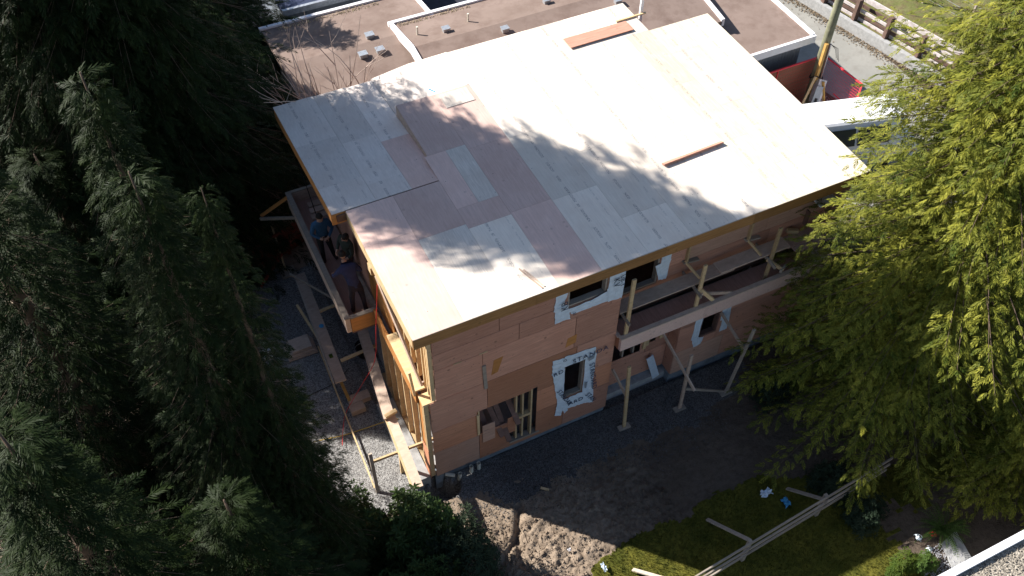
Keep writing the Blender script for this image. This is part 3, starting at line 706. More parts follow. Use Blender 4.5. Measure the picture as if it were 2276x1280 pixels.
tag(bx('wood_block', (-1.3, 3.04, .02), (-.7, 3.32, .18), MT['lumber_pink']), 'farther of two wood blocks on the gravel under the yellow brace', 'block', 'wood blocks on the gravel')
for k in range(5):
    o = tag(bx('board', (-2.35+.04*k, 5.2+.02*k, .03+.055*k), (-1.5-.03*k, 5.75+.02*(k % 2), .08+.055*k), MT['lumber_pink']), ['bottom board of the low stack on the gravel beside the tree', 'second board up in the low stack on the gravel', 'middle board of the low stack on the gravel', 'fourth board up in the low stack on the gravel', 'topmost board of the low stack on the gravel'][k], 'board', 'stacked boards on the gravel')
tag(bx('board', (-3.0, 4.55, .03), (-2.5, 4.72, .08), MT['roof_pink']), 'short reddish board on the gravel half hidden by the cedar', 'board')
tag(bx('board', (-2.95, 5.6, .03), (-2.7, 5.9, .09), MT['white']), 'small white board on the gravel beside the stacked boards', 'board')
# concrete ledge at the left wall
tag(bx('concrete_step', (-.66, .05, -.3), (-.18, 2.7, .25), MT['concrete']), 'pale concrete strip along the foot of the left side wall', 'concrete strip')
# buckets
BK = thing('bucket', 'black round bucket on the gravel under the balcony end', 'bucket', (-.35, 4.6, 0))
m = MB(); m.lathe((-.35, 4.6, 0), [(0, .01), (.17, .01), (.22, .42), (.2, .42), (.155, .04), (0, .04)], 18); m.build('bucket_body', MT['black'], BK, fix=False, smooth=True)
m = MB(); m.tube([(-.35+.22*math.cos(t), 4.6, .4+.14*math.sin(t)) for t in np.linspace(0, math.pi, 9)], .006, 5); m.build('handle', MT['metal'], BK)
# cords
def cord(pts, r, mat, label, name='hose', sag=0):
    P = [Vector(p) for p in pts]; out = []
    for i in range(len(P)-1):
        a = P[max(i-1, 0)]; b = P[i]; c = P[i+1]; d = P[min(i+2, len(P)-1)]
        for k in range(6):
            t = k/6; out.append(.5*((2*b)+(c-a)*t+(2*a-5*b+4*c-d)*t*t+(3*b-a-3*c+d)*t**3))
    out.append(P[-1]); m = MB(); m.tube(out, r, 6); return tag(m.build(name, mat, smooth=True), label, 'hose' if name == 'hose' else 'cord')
cord([(-.25, 2.2, 5.6), (-.35, 2.6, 3.6), (-.45, 2.9, 1.9), (-.9, 3.0, .9), (-1.45, 2.9, .14), (-1.7, 2.5, .05), (-1.9, 2.0, .05)], .009, MT['red'], 'thin red hose hanging from the left wall down to the gravel')
cord([(-2.9, 2.5, .04), (-2.3, 2.4, .03), (-1.8, 2.3, .03), (-1.2, 2.25, .03), (-.55, 2.06, .27), (-.3, 2.0, .27)], .013, MT['yellowcord'], 'yellow cord lying across the sunlit gravel to the left wall', 'cord')
cord([(-2.9, 3.76, .03), (-2.2, 3.9, .03), (-1.42, 4.0, .03), (-.9, 4.3, .03)], .009, MT['black'], 'thin black cord across the gravel near the long stick', 'cord')
# red framing behind the balcony
RF = thing('timber_frame', 'dark red stained timber frame with diagonal braces behind the balcony', 'frame', (-1.5, 9, 0))
for p, q in (((-2.55, 8.65, 1.1), (-.3, 9.45, 1.1)), ((-2.3, 8.2, .1), (-.5, 9.3, 1.0)), ((-1.8, 8.9, 0), (-1.75, 8.95, 1.1)), ((-1.1, 9.2, 0), (-1.05, 9.2, 1.1)), ((-2.5, 8.7, 0), (-2.5, 8.7, 1.1))):
    bm_('rail', p, q, .05, .1, MT['red_wood'], RF)
bm_('panel', (-2.5, 8.78, .5), (-.3, 9.55, .5), .03, .9, MT['red_wood'], RF)
loose('prop', (-.85, 8.3, 3.2), (-1.7, 8.5, 2.6), .05, .09, MT['orange_ply'], 'orange brace angled out from the far end of the balcony', 'brace')
loose('prop', (-.85, 7.6, 3.0), (-1.75, 8.4, 2.6), .05, .09, MT['lumber_grey'], 'grey brace running out from the balcony curb below the orange brace', 'brace')
m = MB(); m.tube([(-.38, 8.6, 5.6), (-.42, 7.9, 4.3), (-.36, 7.4, 3.1)], .012, 6); tag(m.build('cable', MT['black'], smooth=True), 'black cable hanging down to the far end of the balcony', 'cable')
for k in range(3): tag(bx('board', (-.5+.03*k, 7.3+.25*k, 3.003), (-.05, 7.5+.25*k, 3.05), MT['lumber_pink']), ['nearest board lying on the far end of the balcony', 'middle board lying on the far end of the balcony', 'farthest board lying on the balcony floor'][k], 'board', 'boards on the balcony')
loose('plank', (-.10, 5.0, 3.15), (-.06, 3.5, 3.12), .12, .05, MT['lumber_grey'], 'pale plank leaning along the wall beside the man in navy', 'plank')

# ================================================================ people
def person(name, label, base, J, mats, headdir, hair=True):
    """J: joints in local coordinates; one continuous skinned body"""
    T = thing(name, label, 'person', base)
    order = ['pelvis', 'spine', 'chest', 'neck', 'head0', 'shL', 'elL', 'wrL', 'haL', 'shR', 'elR', 'wrR', 'haR', 'hipL', 'knL', 'anL', 'toL', 'hipR', 'knR', 'anR', 'toR']
    rad = dict(pelvis=.155, spine=.14, chest=.165, neck=.06, head0=.07, shL=.085, elL=.052, wrL=.035, haL=.038, hipL=.105, knL=.072, anL=.05, toL=.045)
    for k in list(rad):
        if k.endswith('L'): rad[k[:-1]+'R'] = rad[k]
    edges = [('pelvis', 'spine'), ('spine', 'chest'), ('chest', 'neck'), ('neck', 'head0'), ('chest', 'shL'), ('shL', 'elL'), ('elL', 'wrL'), ('wrL', 'haL'), ('chest', 'shR'), ('shR', 'elR'), ('elR', 'wrR'), ('wrR', 'haR'), ('pelvis', 'hipL'), ('hipL', 'knL'), ('knL', 'anL'), ('anL', 'toL'), ('pelvis', 'hipR'), ('hipR', 'knR'), ('knR', 'anR'), ('anR', 'toR')]
    me = bpy.data.meshes.new('sk'); me.from_pydata([J[k] for k in order], [(order.index(a), order.index(b)) for a, b in edges], [])
    ob = bpy.data.objects.new('sk', me); COL.objects.link(ob)
    sk = ob.modifiers.new('s', 'SKIN'); ob.modifiers.new('u', 'SUBSURF').levels = 2
    for i, k in enumerate(order):
        d = me.skin_vertices[0].data[i]; d.radius = (rad[k], rad[k]*(.78 if k in ('chest', 'spine', 'pelvis') else 1)); d.use_root = (k == 'pelvis')
    bpy.context.view_layer.update()
    b2 = bpy.data.meshes.new_from_object(ob.evaluated_get(bpy.context.evaluated_depsgraph_get())); bpy.data.objects.remove(ob)
    # head and fingers joined into the body mesh
    bm = bmesh.new(); bm.from_mesh(b2)
    hc = Vector(J['head']); hd = Vector(headdir).normalized(); up = (hc-Vector(J['neck'])).normalized(); sd = hd.cross(up).normalized(); up = sd.cross(hd)
    rot = Matrix((sd, hd, up)).transposed().to_4x4()
    g = bmesh.ops.create_uvsphere(bm, u_segments=16, v_segments=12, radius=1, matrix=Matrix.Translation(hc) @ rot @ Matrix.Diagonal((.078, .098, .118, 1)))
    for v in g['verts']:
        l = rot.inverted() @ (v.co-hc).to_4d(); 
        if l.z < -.03 and l.y < 0: v.co += hd*.02
    for s_ in (-1, 1):
        bmesh.ops.create_uvsphere(bm, u_segments=8, v_segments=6, radius=1, matrix=Matrix.Translation(hc+sd*s_*.08) @ rot @ Matrix.Diagonal((.012, .02, .03, 1)))
        bmesh.ops.create_uvsphere(bm, u_segments=6, v_segments=5, radius=.011, matrix=Matrix.Translation(hc+sd*s_*.032+hd*.088+up*.012))
    bmesh.ops.create_cone(bm, segments=6, radius1=.018, radius2=.004, depth=.05, cap_ends=True, matrix=Matrix.Translation(hc+hd*.10-up*.012) @ rot)
    bm.to_mesh(b2); bm.free()
    fm = MB()
    for s_ in 'LR':
        w = Vector(J['wr'+s_]); h = Vector(J['ha'+s_]); d = (h-w).normalized(); a = d.orthogonal().normalized(); c = d.cross(a)
        for k in range(4):
            st = h+a*(k-1.5)*.019+d*.01; L = [.062, .072, .068, .052][k]
            fm.tube([st, st+d*L*.55+c*.012, st+d*L*.85+c*.032], [.009, .008, .006], 5)
        st = w+d*.03+a*.035; fm.tube([st, st+a*.025+d*.025+c*.01, st+a*.03+d*.055+c*.02], [.011, .009, .007], 5)
    n0 = len(b2.vertices); bm = bmesh.new(); bm.from_mesh(b2)
    vs = [bm.verts.new(v) for v in fm.v]
    for f in fm.f: bm.faces.new([vs[i] for i in f])
    bm.to_mesh(b2); bm.free()
    for mt in mats: b2.materials.append(mt)       # 0 jacket 1 trousers 2 boots 3 skin
    b2.materials.append(MT['black'])
    segs = []
    for a, b in edges:
        k = 1 if b in ('knL', 'knR', 'anL', 'anR', 'hipL', 'hipR') else 2 if b in ('toL', 'toR') else 3 if b in ('haL', 'haR', 'head0') else 0
        segs.append((Vector(J[a]), Vector(J[b]), k))
    for f in b2.polygons:
        f.use_smooth = True; c = f.center
        if (c-hc).length < .15: f.material_index = 3; continue
        best = 9
        for a, b, k in segs:
            t = max(0, min(1, (c-a).dot(b-a)/(b-a).length_squared)); d = (c-(a+(b-a)*t)).length
            if d < best: best = d; kk = k
        if kk == 0 and c.z < J['pelvis'][2]-.02 and (c-Vector(J['pelvis'])).length < .25: kk = 1
        f.material_index = kk
        for s_ in 'LR':
            if (c-Vector(J['ha'+s_])).length < .1: f.material_index = 3
    o = bpy.data.objects.new('body', b2); COL.objects.link(o); o.parent = T
    bm = bmesh.new()
    g = bmesh.ops.create_uvsphere(bm, u_segments=16, v_segments=10, radius=1, matrix=Matrix.Translation(hc-hd*.012+up*.018) @ rot @ Matrix.Diagonal((.09, .104, .118, 1)))
    for v in list(bm.verts):
        l = rot.inverted() @ (v.co-hc).to_4d()
        if l.z < -.03 or (l.y > .05 and l.z < .05): bm.verts.remove(v)
    for v in bm.verts: v.co += Vector((random.uniform(-1, 1), random.uniform(-1, 1), random.uniform(-1, 1)))*.006
    hm = bpy.data.meshes.new('hair'); bm.to_mesh(hm); bm.free(); hm.materials.append(MT['hair'])
    ho = bpy.data.objects.new('hair', hm); COL.objects.link(ho); ho.parent = T
    return T
person('person', 'person in navy jacket seen from behind, reaching left on the balcony nearest the camera', (-.42, 3.72, 3.0), dict(
    pelvis=(0, .05, .98), spine=(-.03, .16, 1.16), chest=(-.06, .30, 1.36), neck=(-.08, .42, 1.54), head0=(-.08, .46, 1.62), head=(-.08, .50, 1.70),
    shL=(-.25, .30, 1.42), elL=(-.42, .34, 1.22), wrL=(-.40, .52, 1.08), haL=(-.38, .60, 1.04),
    shR=(.13, .30, 1.42), elR=(.27, .30, 1.18), wrR=(.20, .48, 1.02), haR=(.17, .56, .99),
    hipL=(-.10, .05, .90), knL=(-.13, .08, .50), anL=(-.16, .0, .09), toL=(-.17, .15, .05),
    hipR=(.10, .05, .90), knR=(.14, .02, .50), anR=(.14, -.12, .09), toR=(.2, .02, .05)),
    [MT['navy'], MT['trous'], MT['boots'], MT['skin']], (-.1, 1, -.5))
person('person', 'person in blue jacket standing farthest along the balcony, facing the camera', (-.60, 5.75, 3.0), dict(
    pelvis=(0, .0, .98), spine=(0, .0, 1.15), chest=(0, -.03, 1.38), neck=(0, -.06, 1.58), head0=(0, -.08, 1.65), head=(0, -.10, 1.73),
    shL=(.18, -.02, 1.45), elL=(.28, -.06, 1.18), wrL=(.10, -.22, 1.05), haL=(.03, -.25, 1.04),
    shR=(-.18, -.02, 1.45), elR=(-.28, -.06, 1.18), wrR=(-.10, -.22, 1.08), haR=(-.03, -.25, 1.07),
    hipL=(.10, 0, .9), knL=(.15, -.03, .5), anL=(.20, .0, .09), toL=(.24, -.14, .05),
    hipR=(-.10, 0, .9), knR=(-.10, -.05, .5), anR=(-.08, .02, .09), toR=(-.10, -.13, .05)),
    [MT['bluejk'], MT['blackcl'], MT['boots'], MT['skin']], (.2, -1, -.4))
person('person', 'person in dark olive jacket between the two others, half hidden under the eave', (-.20, 4.95, 3.0), dict(
    pelvis=(0, .0, .96), spine=(-.01, -.02, 1.13), chest=(-.02, -.06, 1.35), neck=(-.03, -.12, 1.53), head0=(-.03, -.15, 1.59), head=(-.04, -.18, 1.67),
    shL=(.06, -.22, 1.40), elL=(.03, -.34, 1.15), wrL=(-.12, -.36, 1.08), haL=(-.18, -.34, 1.08),
    shR=(-.08, .13, 1.42), elR=(-.15, .20, 1.15), wrR=(-.24, .08, 1.02), haR=(-.28, .02, 1.0),
    hipL=(.02, -.09, .88), knL=(-.03, -.14, .48), anL=(.0, -.18, .09), toL=(-.13, -.2, .05),
    hipR=(.02, .09, .88), knR=(-.03, .12, .48), anR=(.02, .12, .09), toR=(-.12, .14, .05)),
    [MT['darkgr'], MT['trous'], MT['blackcl'], MT['skin']], (-1, -.3, -.4))

# ================================================================ neighbouring buildings
def gable(name, label, x0, x1, y0, yr, y1, ze, zr, side=MT['stucco'], trims=('back', 'left', 'right')):
    T = thing(name, label, 'building', ((x0+x1)/2, y0, 0))
    m = MB(); m.box((x0+.25, y0+.2, -.2), (x1-.25, y1-.25, ze-.18)); m.build('wall', side, T)
    m = MB(); m.v = [(x0, y0, ze), (x1, y0, ze), (x0, yr, zr), (x1, yr, zr), (x0, y1, ze), (x1, y1, ze)]; n = 6
    m.v += [(a, b, c-.16) for a, b, c in m.v]
    m.f = [(0, 1, 3, 2), (2, 3, 5, 4), (7, 6, 8, 9), (9, 8, 10, 11), (0, 6, 7, 1), (5, 11, 10, 4), (0, 2, 8, 6), (2, 4, 10, 8), (1, 7, 9, 3), (3, 9, 11, 5)]; m.mi = [0]*10
    m.build('roof', MT['shingle'], T)
    if 'back' in trims: bx('gutter', (x0-.05, y1-.0, ze-.16), (x1+.05, y1+.13, ze+.07), MT['white'], T)
    for k, x in (('left', x0-.03), ('right', x1-.03)):
        if k in trims:
            m = MB(); m.poly([(x, y0, ze+.07), (x, yr, zr+.07), (x, y1, ze+.07), (x, y1, ze-.2), (x, yr, zr-.2), (x, y0, ze-.2)], (.13, 0, 0)); m.build('verge_trim', MT['white'], T)
    return T
B1 = gable('neighbour_building', 'brown low-pitched roof building at the upper left behind the bare shrub', .7, 6.05, 10.6, 13.95, 16.45, 3.0, 3.3, trims=('back', 'right'))
B2 = gable('neighbour_building', 'larger brown-roofed building with white edges right behind the new house', 4.6, 14.75, 10.0, 12.6, 14.5, 3.3, 3.66)
B3 = thing('neighbour_building', 'brown flat-roofed garage with white edge beside the lane', 'building', (16, 8.35, 0))
m = MB(); m.box((13.2, 8.6, -.2), (17.2, 24, 2.75)); m.build('wall', MT['stucco'], B3)
m = MB(); m.box((13.0, 8.38, 2.86), (17.38, 24.3, 2.94)); m.build('roof', MT['shingle'], B3)
bx('fascia_board', (12.95, 8.30, 2.72), (17.46, 8.40, 3.0), MT['white'], B3); bx('fascia_board', (17.36, 8.40, 2.72), (17.47, 24.3, 3.03), MT['white'], B3)
for k in range(18): bx('siding_board', (15.0+.12*k, 8.575, .1), (15.11+.12*k, 8.595, 2.72), MT['stucco'], B3)
strip('leaf_litter', [(15.5, 8.42), (17.3, 8.42), (17.3, 8.9), (16.9, 8.75), (16.3, 9.0), (15.9, 8.7), (15.4, 8.75)], 2.95, MT['debris'], .01).parent = B3
def vent(x, y, z, par, s=1):
    m = MB(); w = .12*s
    m.box((x-w, y-w*.8, z), (x+w, y+w*.8, z+.12)); m.box((x-w*1.2, y-w, z+.121), (x+w*1.2, y+w, z+.15)); return m.build('roof_vent', MT['metal'], par, center=True)
def zr1(y, yr, ze, zr, y0, y1): return ze+(zr-ze)*((y-y0)/(yr-y0) if y < yr else (y1-y)/(y1-yr))
for x, y in ((3.76, 14.2), (3.80, 13.35), (3.22, 13.35)): vent(x, y, zr1(y, 13.95, 3.0, 3.3, 10.6, 16.45), B1)
for x, y in ((6.0, 13.05), (9.7, 13.1), (7.72, 12.2), (11.85, 12.05)): vent(x, y, zr1(y, 12.6, 3.3, 3.66, 10, 14.5), B2, .9)
for x, y in ((5.12, 13.35), (6.9, 13.3)):
    m = MB(); z = zr1(y, 12.6, 3.3, 3.66, 10, 14.5); m.tube([(x, y, z-.02), (x, y, z+.3)], .035, 8); m.build('vent_pipe', MT['pvc'], B2)
# moss and debris along the back gutters
def debris(name, x0, x1, y, z, par):
    m = MB(); rr = random.Random(5)
    for k in range(int((x1-x0)*90)):
        x = rr.uniform(x0, x1); yy = y+rr.gauss(0, .07); s = rr.uniform(.015, .05)
        m.poly([(x, yy, z+rr.uniform(0, .03)), (x+s, yy+s*.3, z+.02), (x+s*.6, yy+s, z+rr.uniform(0, .05))], (0, 0, -.01))
    o = m.build(name, MT['debris'], par, fix=False); o['kind'] = 'stuff'
debris('moss_debris', 1.2, 4.8, 16.22, 3.03, B1); debris('moss_debris', 4.8, 7.4, 14.28, 3.34, B2)
# far building across the back, dark yard between
B4 = thing('neighbour_building', 'blue-grey roofed building at the very top left edge of the photo', 'building', (2, 20, 0))
bx('wall', (1.9, 17.7, 0), (6.0, 26, 2.7), MT['stucco'], B4); bx('roof', (1.7, 17.45, 2.72), (6.2, 26, 2.9), MT['bluegrey'], B4); bx('gutter', (1.7, 17.32, 2.72), (6.2, 17.44, 2.94), MT['metal'], B4)
tag(strip('driveway', [(-6, 16.6), (14.5, 14.7), (14.5, 30), (-6, 30)], .02, simple('shade_dark_ground', (.025, .025, .04), .8)), None, None, kind='structure')  # shade between the buildings painted as near-black ground
# building at bottom right with gravel roof and white edge
B5 = thing('neighbour_building', 'grey gravel roof with white metal edge at the lower right corner', 'building', (10, -9, 0))
bx('wall', (6.4, -14, -.2), (16, -8.45, 2.5), MT['stucco'], B5)
bx('roof', (6.2, -14.2, 2.6), (16.2, -8.30, 2.78), MT['roofgravel'], B5)
bx('edge_trim', (6.2, -8.29, 2.5), (16.2, -8.13, 2.90), MT['white'], B5)
m = MB(); rr = random.Random(3)
for k in range(5000):
    x, y = rr.uniform(6.4, 13), rr.uniform(-10.5, -8.35); s = rr.uniform(.012, .03)
    m.poly([(x, y, 2.79+s), (x+s, y+s*.3, 2.785+s), (x+s*.3, y+s, 2.785+s)], (0, 0, -s))
o = m.build('roof_stones', MT['roofgravel'], B5, fix=False); o['kind'] = 'stuff'

# ---- lane side: retaining wall, guard rail, pole, fences, van
RW = thing('retaining_wall', 'low concrete retaining wall along the lane', 'wall', (22, 10, 0))
ptsw = [(21.4, 14.5), (21.93, 11.8), (22.53, 9.07), (23.3, 5.0), (23.6, 0)]
for a, b in zip(ptsw[:-1], ptsw[1:]): bm_('wall_section', (a[0], a[1], .2), (b[0], b[1], .2), .2, .5, MT['concrete'], RW)
GR = thing('guard_rail', 'weathered timber guard rail with white top board above the lane wall', 'fence', (22.4, 10, 0))
dark = simple('old_brown_timber', (.12, .075, .06), .9); whitew = simple('flaking_white_timber', (.5, .45, .44), .8, .25)
def onrail(t, off=0, z=0):
    a = Vector((22.05, 11.9, 0)); b = Vector((22.85, 8.3, 0)); p = a.lerp(b, t); nrm = Vector((.976, .217, 0)); return (p.x+nrm.x*off, p.y+nrm.y*off, z)
for t in (-.6, -.2, .2, .6, 1.0, 1.4): bm_('rail_post', onrail(t, 0, .2), onrail(t, .06, 1.32), .16, .2, dark, GR, (1, 0, 0))
for (ta, tb) in ((-.6, .2), (.205, .595), (.605, 1.4)):
    for z in (.50, .68, .86): bm_('rail', onrail(ta, .12, z), onrail(tb, .12, z), .04, .12, [dark, MT['lumber_grey'], whitew][int(z*10) % 3], GR)
    bm_('top_rail', onrail(ta, .42, 1.18), onrail(tb, .42, 1.18), .05, .22, whitew, GR)
    bm_('rail', onrail(ta, .40, .88), onrail(tb, .40, .88), .04, .14, [dark, dark, whitew][1 if ta < .5 else 2], GR)
m = MB(); rr = random.Random(9)
for k in range(900):
    t = rr.uniform(-.6, 1.4); a = rr.uniform(.12, .8); p = onrail(t, a, .46); s = rr.uniform(.03, .09); th = rr.uniform(0, 6)
    m.poly([p, (p[0]+s*math.cos(th), p[1]+s*math.sin(th), p[2]+rr.uniform(0, .05)), (p[0]-s*math.sin(th), p[1]+s*math.cos(th)*.4, p[2]+.01)], (0, 0, -.006))
tag(m.build('fallen_leaves', simple('red_brown_leaves', (.28, .10, .06), .9), fix=False), None, None, kind='stuff')
m = MB()
for k in range(2600):
    t = rr.uniform(-.9, 1.5); a = -abs(rr.gauss(.12, .22))-.1; p = onrail(t, a, .02); s = rr.uniform(.02, .07); th = rr.uniform(0, 6)
    m.poly([(p[0], p[1], p[2]+rr.uniform(0, .04)), (p[0]+s*math.cos(th), p[1]+s*math.sin(th), p[2]+rr.uniform(0, .05)), (p[0]-s*math.sin(th), p[1]+s*math.cos(th)*.6, p[2]+.01)], (0, 0, -.01))
tag(m.build('leaf_litter', MT['litter'], fix=False), None, None, kind='stuff')
# wire fence on the bank
WF = thing('wire_fence', 'thin wire fence with wooden posts on the grass bank at the top', 'fence', (25, 11, .7))
for k, (x, y) in enumerate(((24.6, 12.6), (25.0, 10.6), (25.4, 8.6))): bm_('fence_post', (x, y, .6), (x, y, 1.75), .07, .07, MT['lumber_grey'], WF)
for z in (1.0, 1.35, 1.7): m = MB(); m.tube([(24.2, 14.6, z), (25.8, 6.6, z)], .008, 4); m.build('wire', MT['metal'], WF)
# utility pole
UP = thing('utility_pole', 'tall wooden utility pole with timber splints and metal guard beside the lane', 'pole', (18.2, 8.55, 0))
m = MB(); m.tube([(18.2, 8.6, -.75), (18.2, 8.55, 3), (18.22, 8.5, 10)], [.16, .14, .11], 14); m.build('pole_shaft', MT['pole'], UP, smooth=True)
bm_('splint', (18.08, 8.42, .4), (18.1, 8.42, 2.45), .10, .10, MT['yellowwood'], UP); bm_('splint', (18.28, 8.38, .3), (18.24, 8.42, 2.4), .06, .05, MT['lumber_dark'], UP)
m = MB(); m.tube([(18.33, 8.43, .2), (18.32, 8.45, 2.35)], .035, 8); m.build('conduit', MT['metal'], UP)
bm_('kickboard', (17.92, 8.3, 1.25), (17.3, 8.0, .05), .06, .07, MT['lumber'], UP); bm_('kickboard', (18.25, 8.2, 1.0), (18.35, 7.9, .05), .06, .07, MT['yellowwood'], UP)
m = MB(); m.tube([(18.2+.22*math.cos(t), 8.52+.22*math.sin(t), 1.05+.12*math.sin(2*t)) for t in np.linspace(0, 6.28, 18)], .02, 6); m.build('cable_coil', MT['black'], UP)
for k in range(3):
    m = MB(); m.tube([(18.32, 8.42, 2.35), (18.45+.05*k, 8.3, 2.2), (18.5+.08*k, 8.2, 1.9-.1*k)], .008, 5); m.build('loose_wire', MT['black'], UP)
UP.location += Vector((-.80, -.80, .72))
TB = thing('junction_cabinet', 'grey metal cabinet with dark openings at the foot of the utility pole', 'cabinet', (17.7, 7.9, 0))
bm_('cabinet_stand', (17.35, 7.6, -.7), (17.4, 7.6, .4), .2, .2, MT['metal'], TB)
bm_('cabinet_body', (17.6, 7.75, .35), (17.95, 8.05, 1.0), .36, .2, MT['metal'], TB, (0, -1, .3)); bm_('cabinet_door', (17.45, 7.6, .3), (17.72, 7.8, .95), .3, .03, MT['greytape'], TB, (0, -1, .3))
bm_('opening', (17.5, 7.6, .5), (17.56, 7.66, .6), .08, .05, MT['black'], TB, (0, -1, .3))
TB.location += Vector((-.45, -.5, .7))
m = MB(); rr = random.Random(12)
for k in range(60):
    x, y = rr.uniform(16.6, 18.6), rr.uniform(7.4, 8.4); th = rr.uniform(0, 6); L = rr.uniform(.1, .5)
    m.beam((x, y, .05+rr.uniform(0, .15)), (x+L*math.cos(th), y+L*math.sin(th), .04+rr.uniform(0, .15)), .04, .02)
tag(m.build('brush_pile', MT['twig']), None, None, kind='stuff')
# board fence with red netting
F1 = thing('board_fence', 'brown board fence with a red netting rail between garage and pole', 'fence', (17, 8.15, 0))
for k in range(24): bx('fence_board', (15.3+.115*k, 8.15, .02), (15.41+.115*k, 8.175, 2.15+random.uniform(-.01, .01)), simple('brown_board', (.26, .13, .085), .85) if k == 0 else bpy.data.materials['brown_board'], F1)
bm_('top_rail', (15.3, 8.12, 2.18), (18.0, 8.12, 2.18), .05, .05, MT['hot'], F1); bm_('rail', (16.0, 8.12, .1), (16.0, 8.12, 2.15), .03, .03, MT['hot'], F1)
m = MB()
for k in range(14): m.tube([(15.3, 8.12, .1+.15*k), (17.95, 8.12, .1+.15*k+.02*math.sin(k))], .004, 3, cap=False)
for k in range(34): m.tube([(15.3+.08*k, 8.125, .1), (15.3+.08*k, 8.125, 2.1)], .003, 3, cap=False)
m.build('netting', MT['red'], F1, fix=False)
F2 = thing('safety_net_fence', 'bright red safety netting panel on rails leaning by the lane', 'fence', (18.1, 7, 0))
a0, a1 = Vector((18.0, 8.08, 2.1)), Vector((18.15, 6.38, 2.1)); b0, b1 = Vector((18.02, 8.12, .05)), Vector((17.95, 6.2, .05))
bm_('rail', a0, a1, .045, .045, MT['hot'], F2); bm_('rail', a1, Vector((17.75, 6.05, 1.9)), .045, .045, MT['hot'], F2)
bm_('rail', Vector((18.0, 7.3, 1.1)), Vector((18.0, 6.6, 1.1)), .035, .035, MT['hot'], F2); bm_('post', a0, b0, .05, .05, MT['lumber_dark'], F2); bm_('post', a1, b1, .05, .05, MT['lumber_dark'], F2)
m = MB()
for k in range(22):
    t = k/21; m.tube([a0.lerp(b0, t), (a0.lerp(b0, t)+a1.lerp(b1, t))/2-Vector((.03, 0, .03)), a1.lerp(b1, t)], .005, 3, cap=False)
for k in range(40): t = k/39; m.tube([a0.lerp(a1, t), b0.lerp(b1, t)], .0025, 3, cap=False)
m.build('netting', MT['hot'], F2, fix=False)
# white van
VN = thing('parked_van', 'white van parked between the house and the lane, roof in full sun', 'van', (16.9, 5.6, 0))
VN.rotation_euler = (0, 0, R(-15))
def vpart(name, m, mat, smooth=False, par=None):
    o = m.build(name, mat, None, smooth=smooth); o.parent = par or VN; return o
m = MB(); prof = [(-.92, .35), (-.95, .9), (-.9, 1.25), (-.62, 1.96), (-.55, 2.02), (.55, 2.02), (.62, 1.96), (.9, 1.25), (.95, .9), (.92, .35)]
xs = [(-2.5, .96), (-2.42, 1.0), (1.5, 1.0), (1.9, .97)]; n = len(prof)
for x, s in xs: m.v += [(x, y*s, .35+(z-.35)*s) for y, z in prof]
for i in range(len(xs)-1):
    for k in range(n-1): m.f.append((i*n+k, i*n+k+1, (i+1)*n+k+1, (i+1)*n+k)); m.mi.append(0)
m.f += [tuple(range(n-1, -1, -1)), tuple(range(3*n, 4*n))]; m.mi += [0, 0]
vpart('body', m, MT['whiteroof'])
m = MB(); m.v = [(1.9, -.9, .35), (1.9, .9, .35), (2.6, .85, .4), (2.6, -.85, .4), (1.9, -.88, 1.2), (1.9, .88, 1.2), (2.5, .8, .95), (2.5, -.8, .95)]
m.f = [(0, 1, 2, 3), (4, 7, 6, 5), (0, 3, 7, 4), (3, 2, 6, 7), (2, 1, 5, 6)]; m.mi = [0]*5; vpart('bonnet', m, MT['whiteroof'])
for x0, x1 in ((-2.2, -1.2), (-1.1, 0.1), (.2, 1.3)):
    m = MB(); m.poly([(x0, -.915, 1.27), (x1, -.915, 1.27), (x1, -.70, 1.82), (x0, -.70, 1.82)], (0, -.012, .005)); vpart('window', m, MT['glass'])
m = MB(); m.beam((-.9, -.97, 1.05), (-.7, -.97, 1.05), .03, .04); vpart('door_handle', m, MT['metal'])
for x in (-1.6, 1.75):
    for y in (-.86, .86):
        m = MB(); m.tube([(x, y-.1, .33), (x, y+.1, .33)], .33, 18); w = vpart('wheel', m, MT['black']); m = MB(); m.tube([(x, y-.11, .33), (x, y+.11, .33)], .18, 12); vpart('rim', m, MT['metal'], par=w)
tag(strip('driveway', [(13, 3.2), (19.1, 1.5), (19.1, 7.4), (13, 7.4)], .02, MT['road']), None, None, kind='structure')

# ================================================================ rail fence on the lawn
FE = thing('rail_fence', 'three-rail weathered timber fence crossing the shaded lawn', 'fence', (8, -5.1, 0))
fa, fb = Vector((3.6, -5.44, 0)), Vector((10.1, -4.92, 0))
FM = MT['lumber_grey']
for z, dy in ((1.02, 0), (.74, -.02), (.46, -.02)):
    p = [3.3, 5.85, 8.22, 10.4]
    for i in range(3):
        ya = lambda x: fa.y+(x-fa.x)*(fb.y-fa.y)/(fb.x-fa.x)
        bm_('fence_rail', (p[i], ya(p[i])+dy, z), (p[i+1]-.01, ya(p[i+1])+dy, z), .035, .09, FM, FE)
for x in (3.4, 5.85, 8.22):
    y = fa.y+(x-fa.x)*(fb.y-fa.y)/(fb.x-fa.x)+.05; bm_('fence_post', (x, y, 0), (x, y, 1.06), .09, .09, FM, FE)
for x, x2, y2 in ((5.87, 5.65, -3.96), (8.22, 7.98, -4.12), (3.6, 3.3, -4.3)):
    bm_('fence_brace', (x, -5.15, .98), (x2, y2, .06), .09, .04, FM, FE)
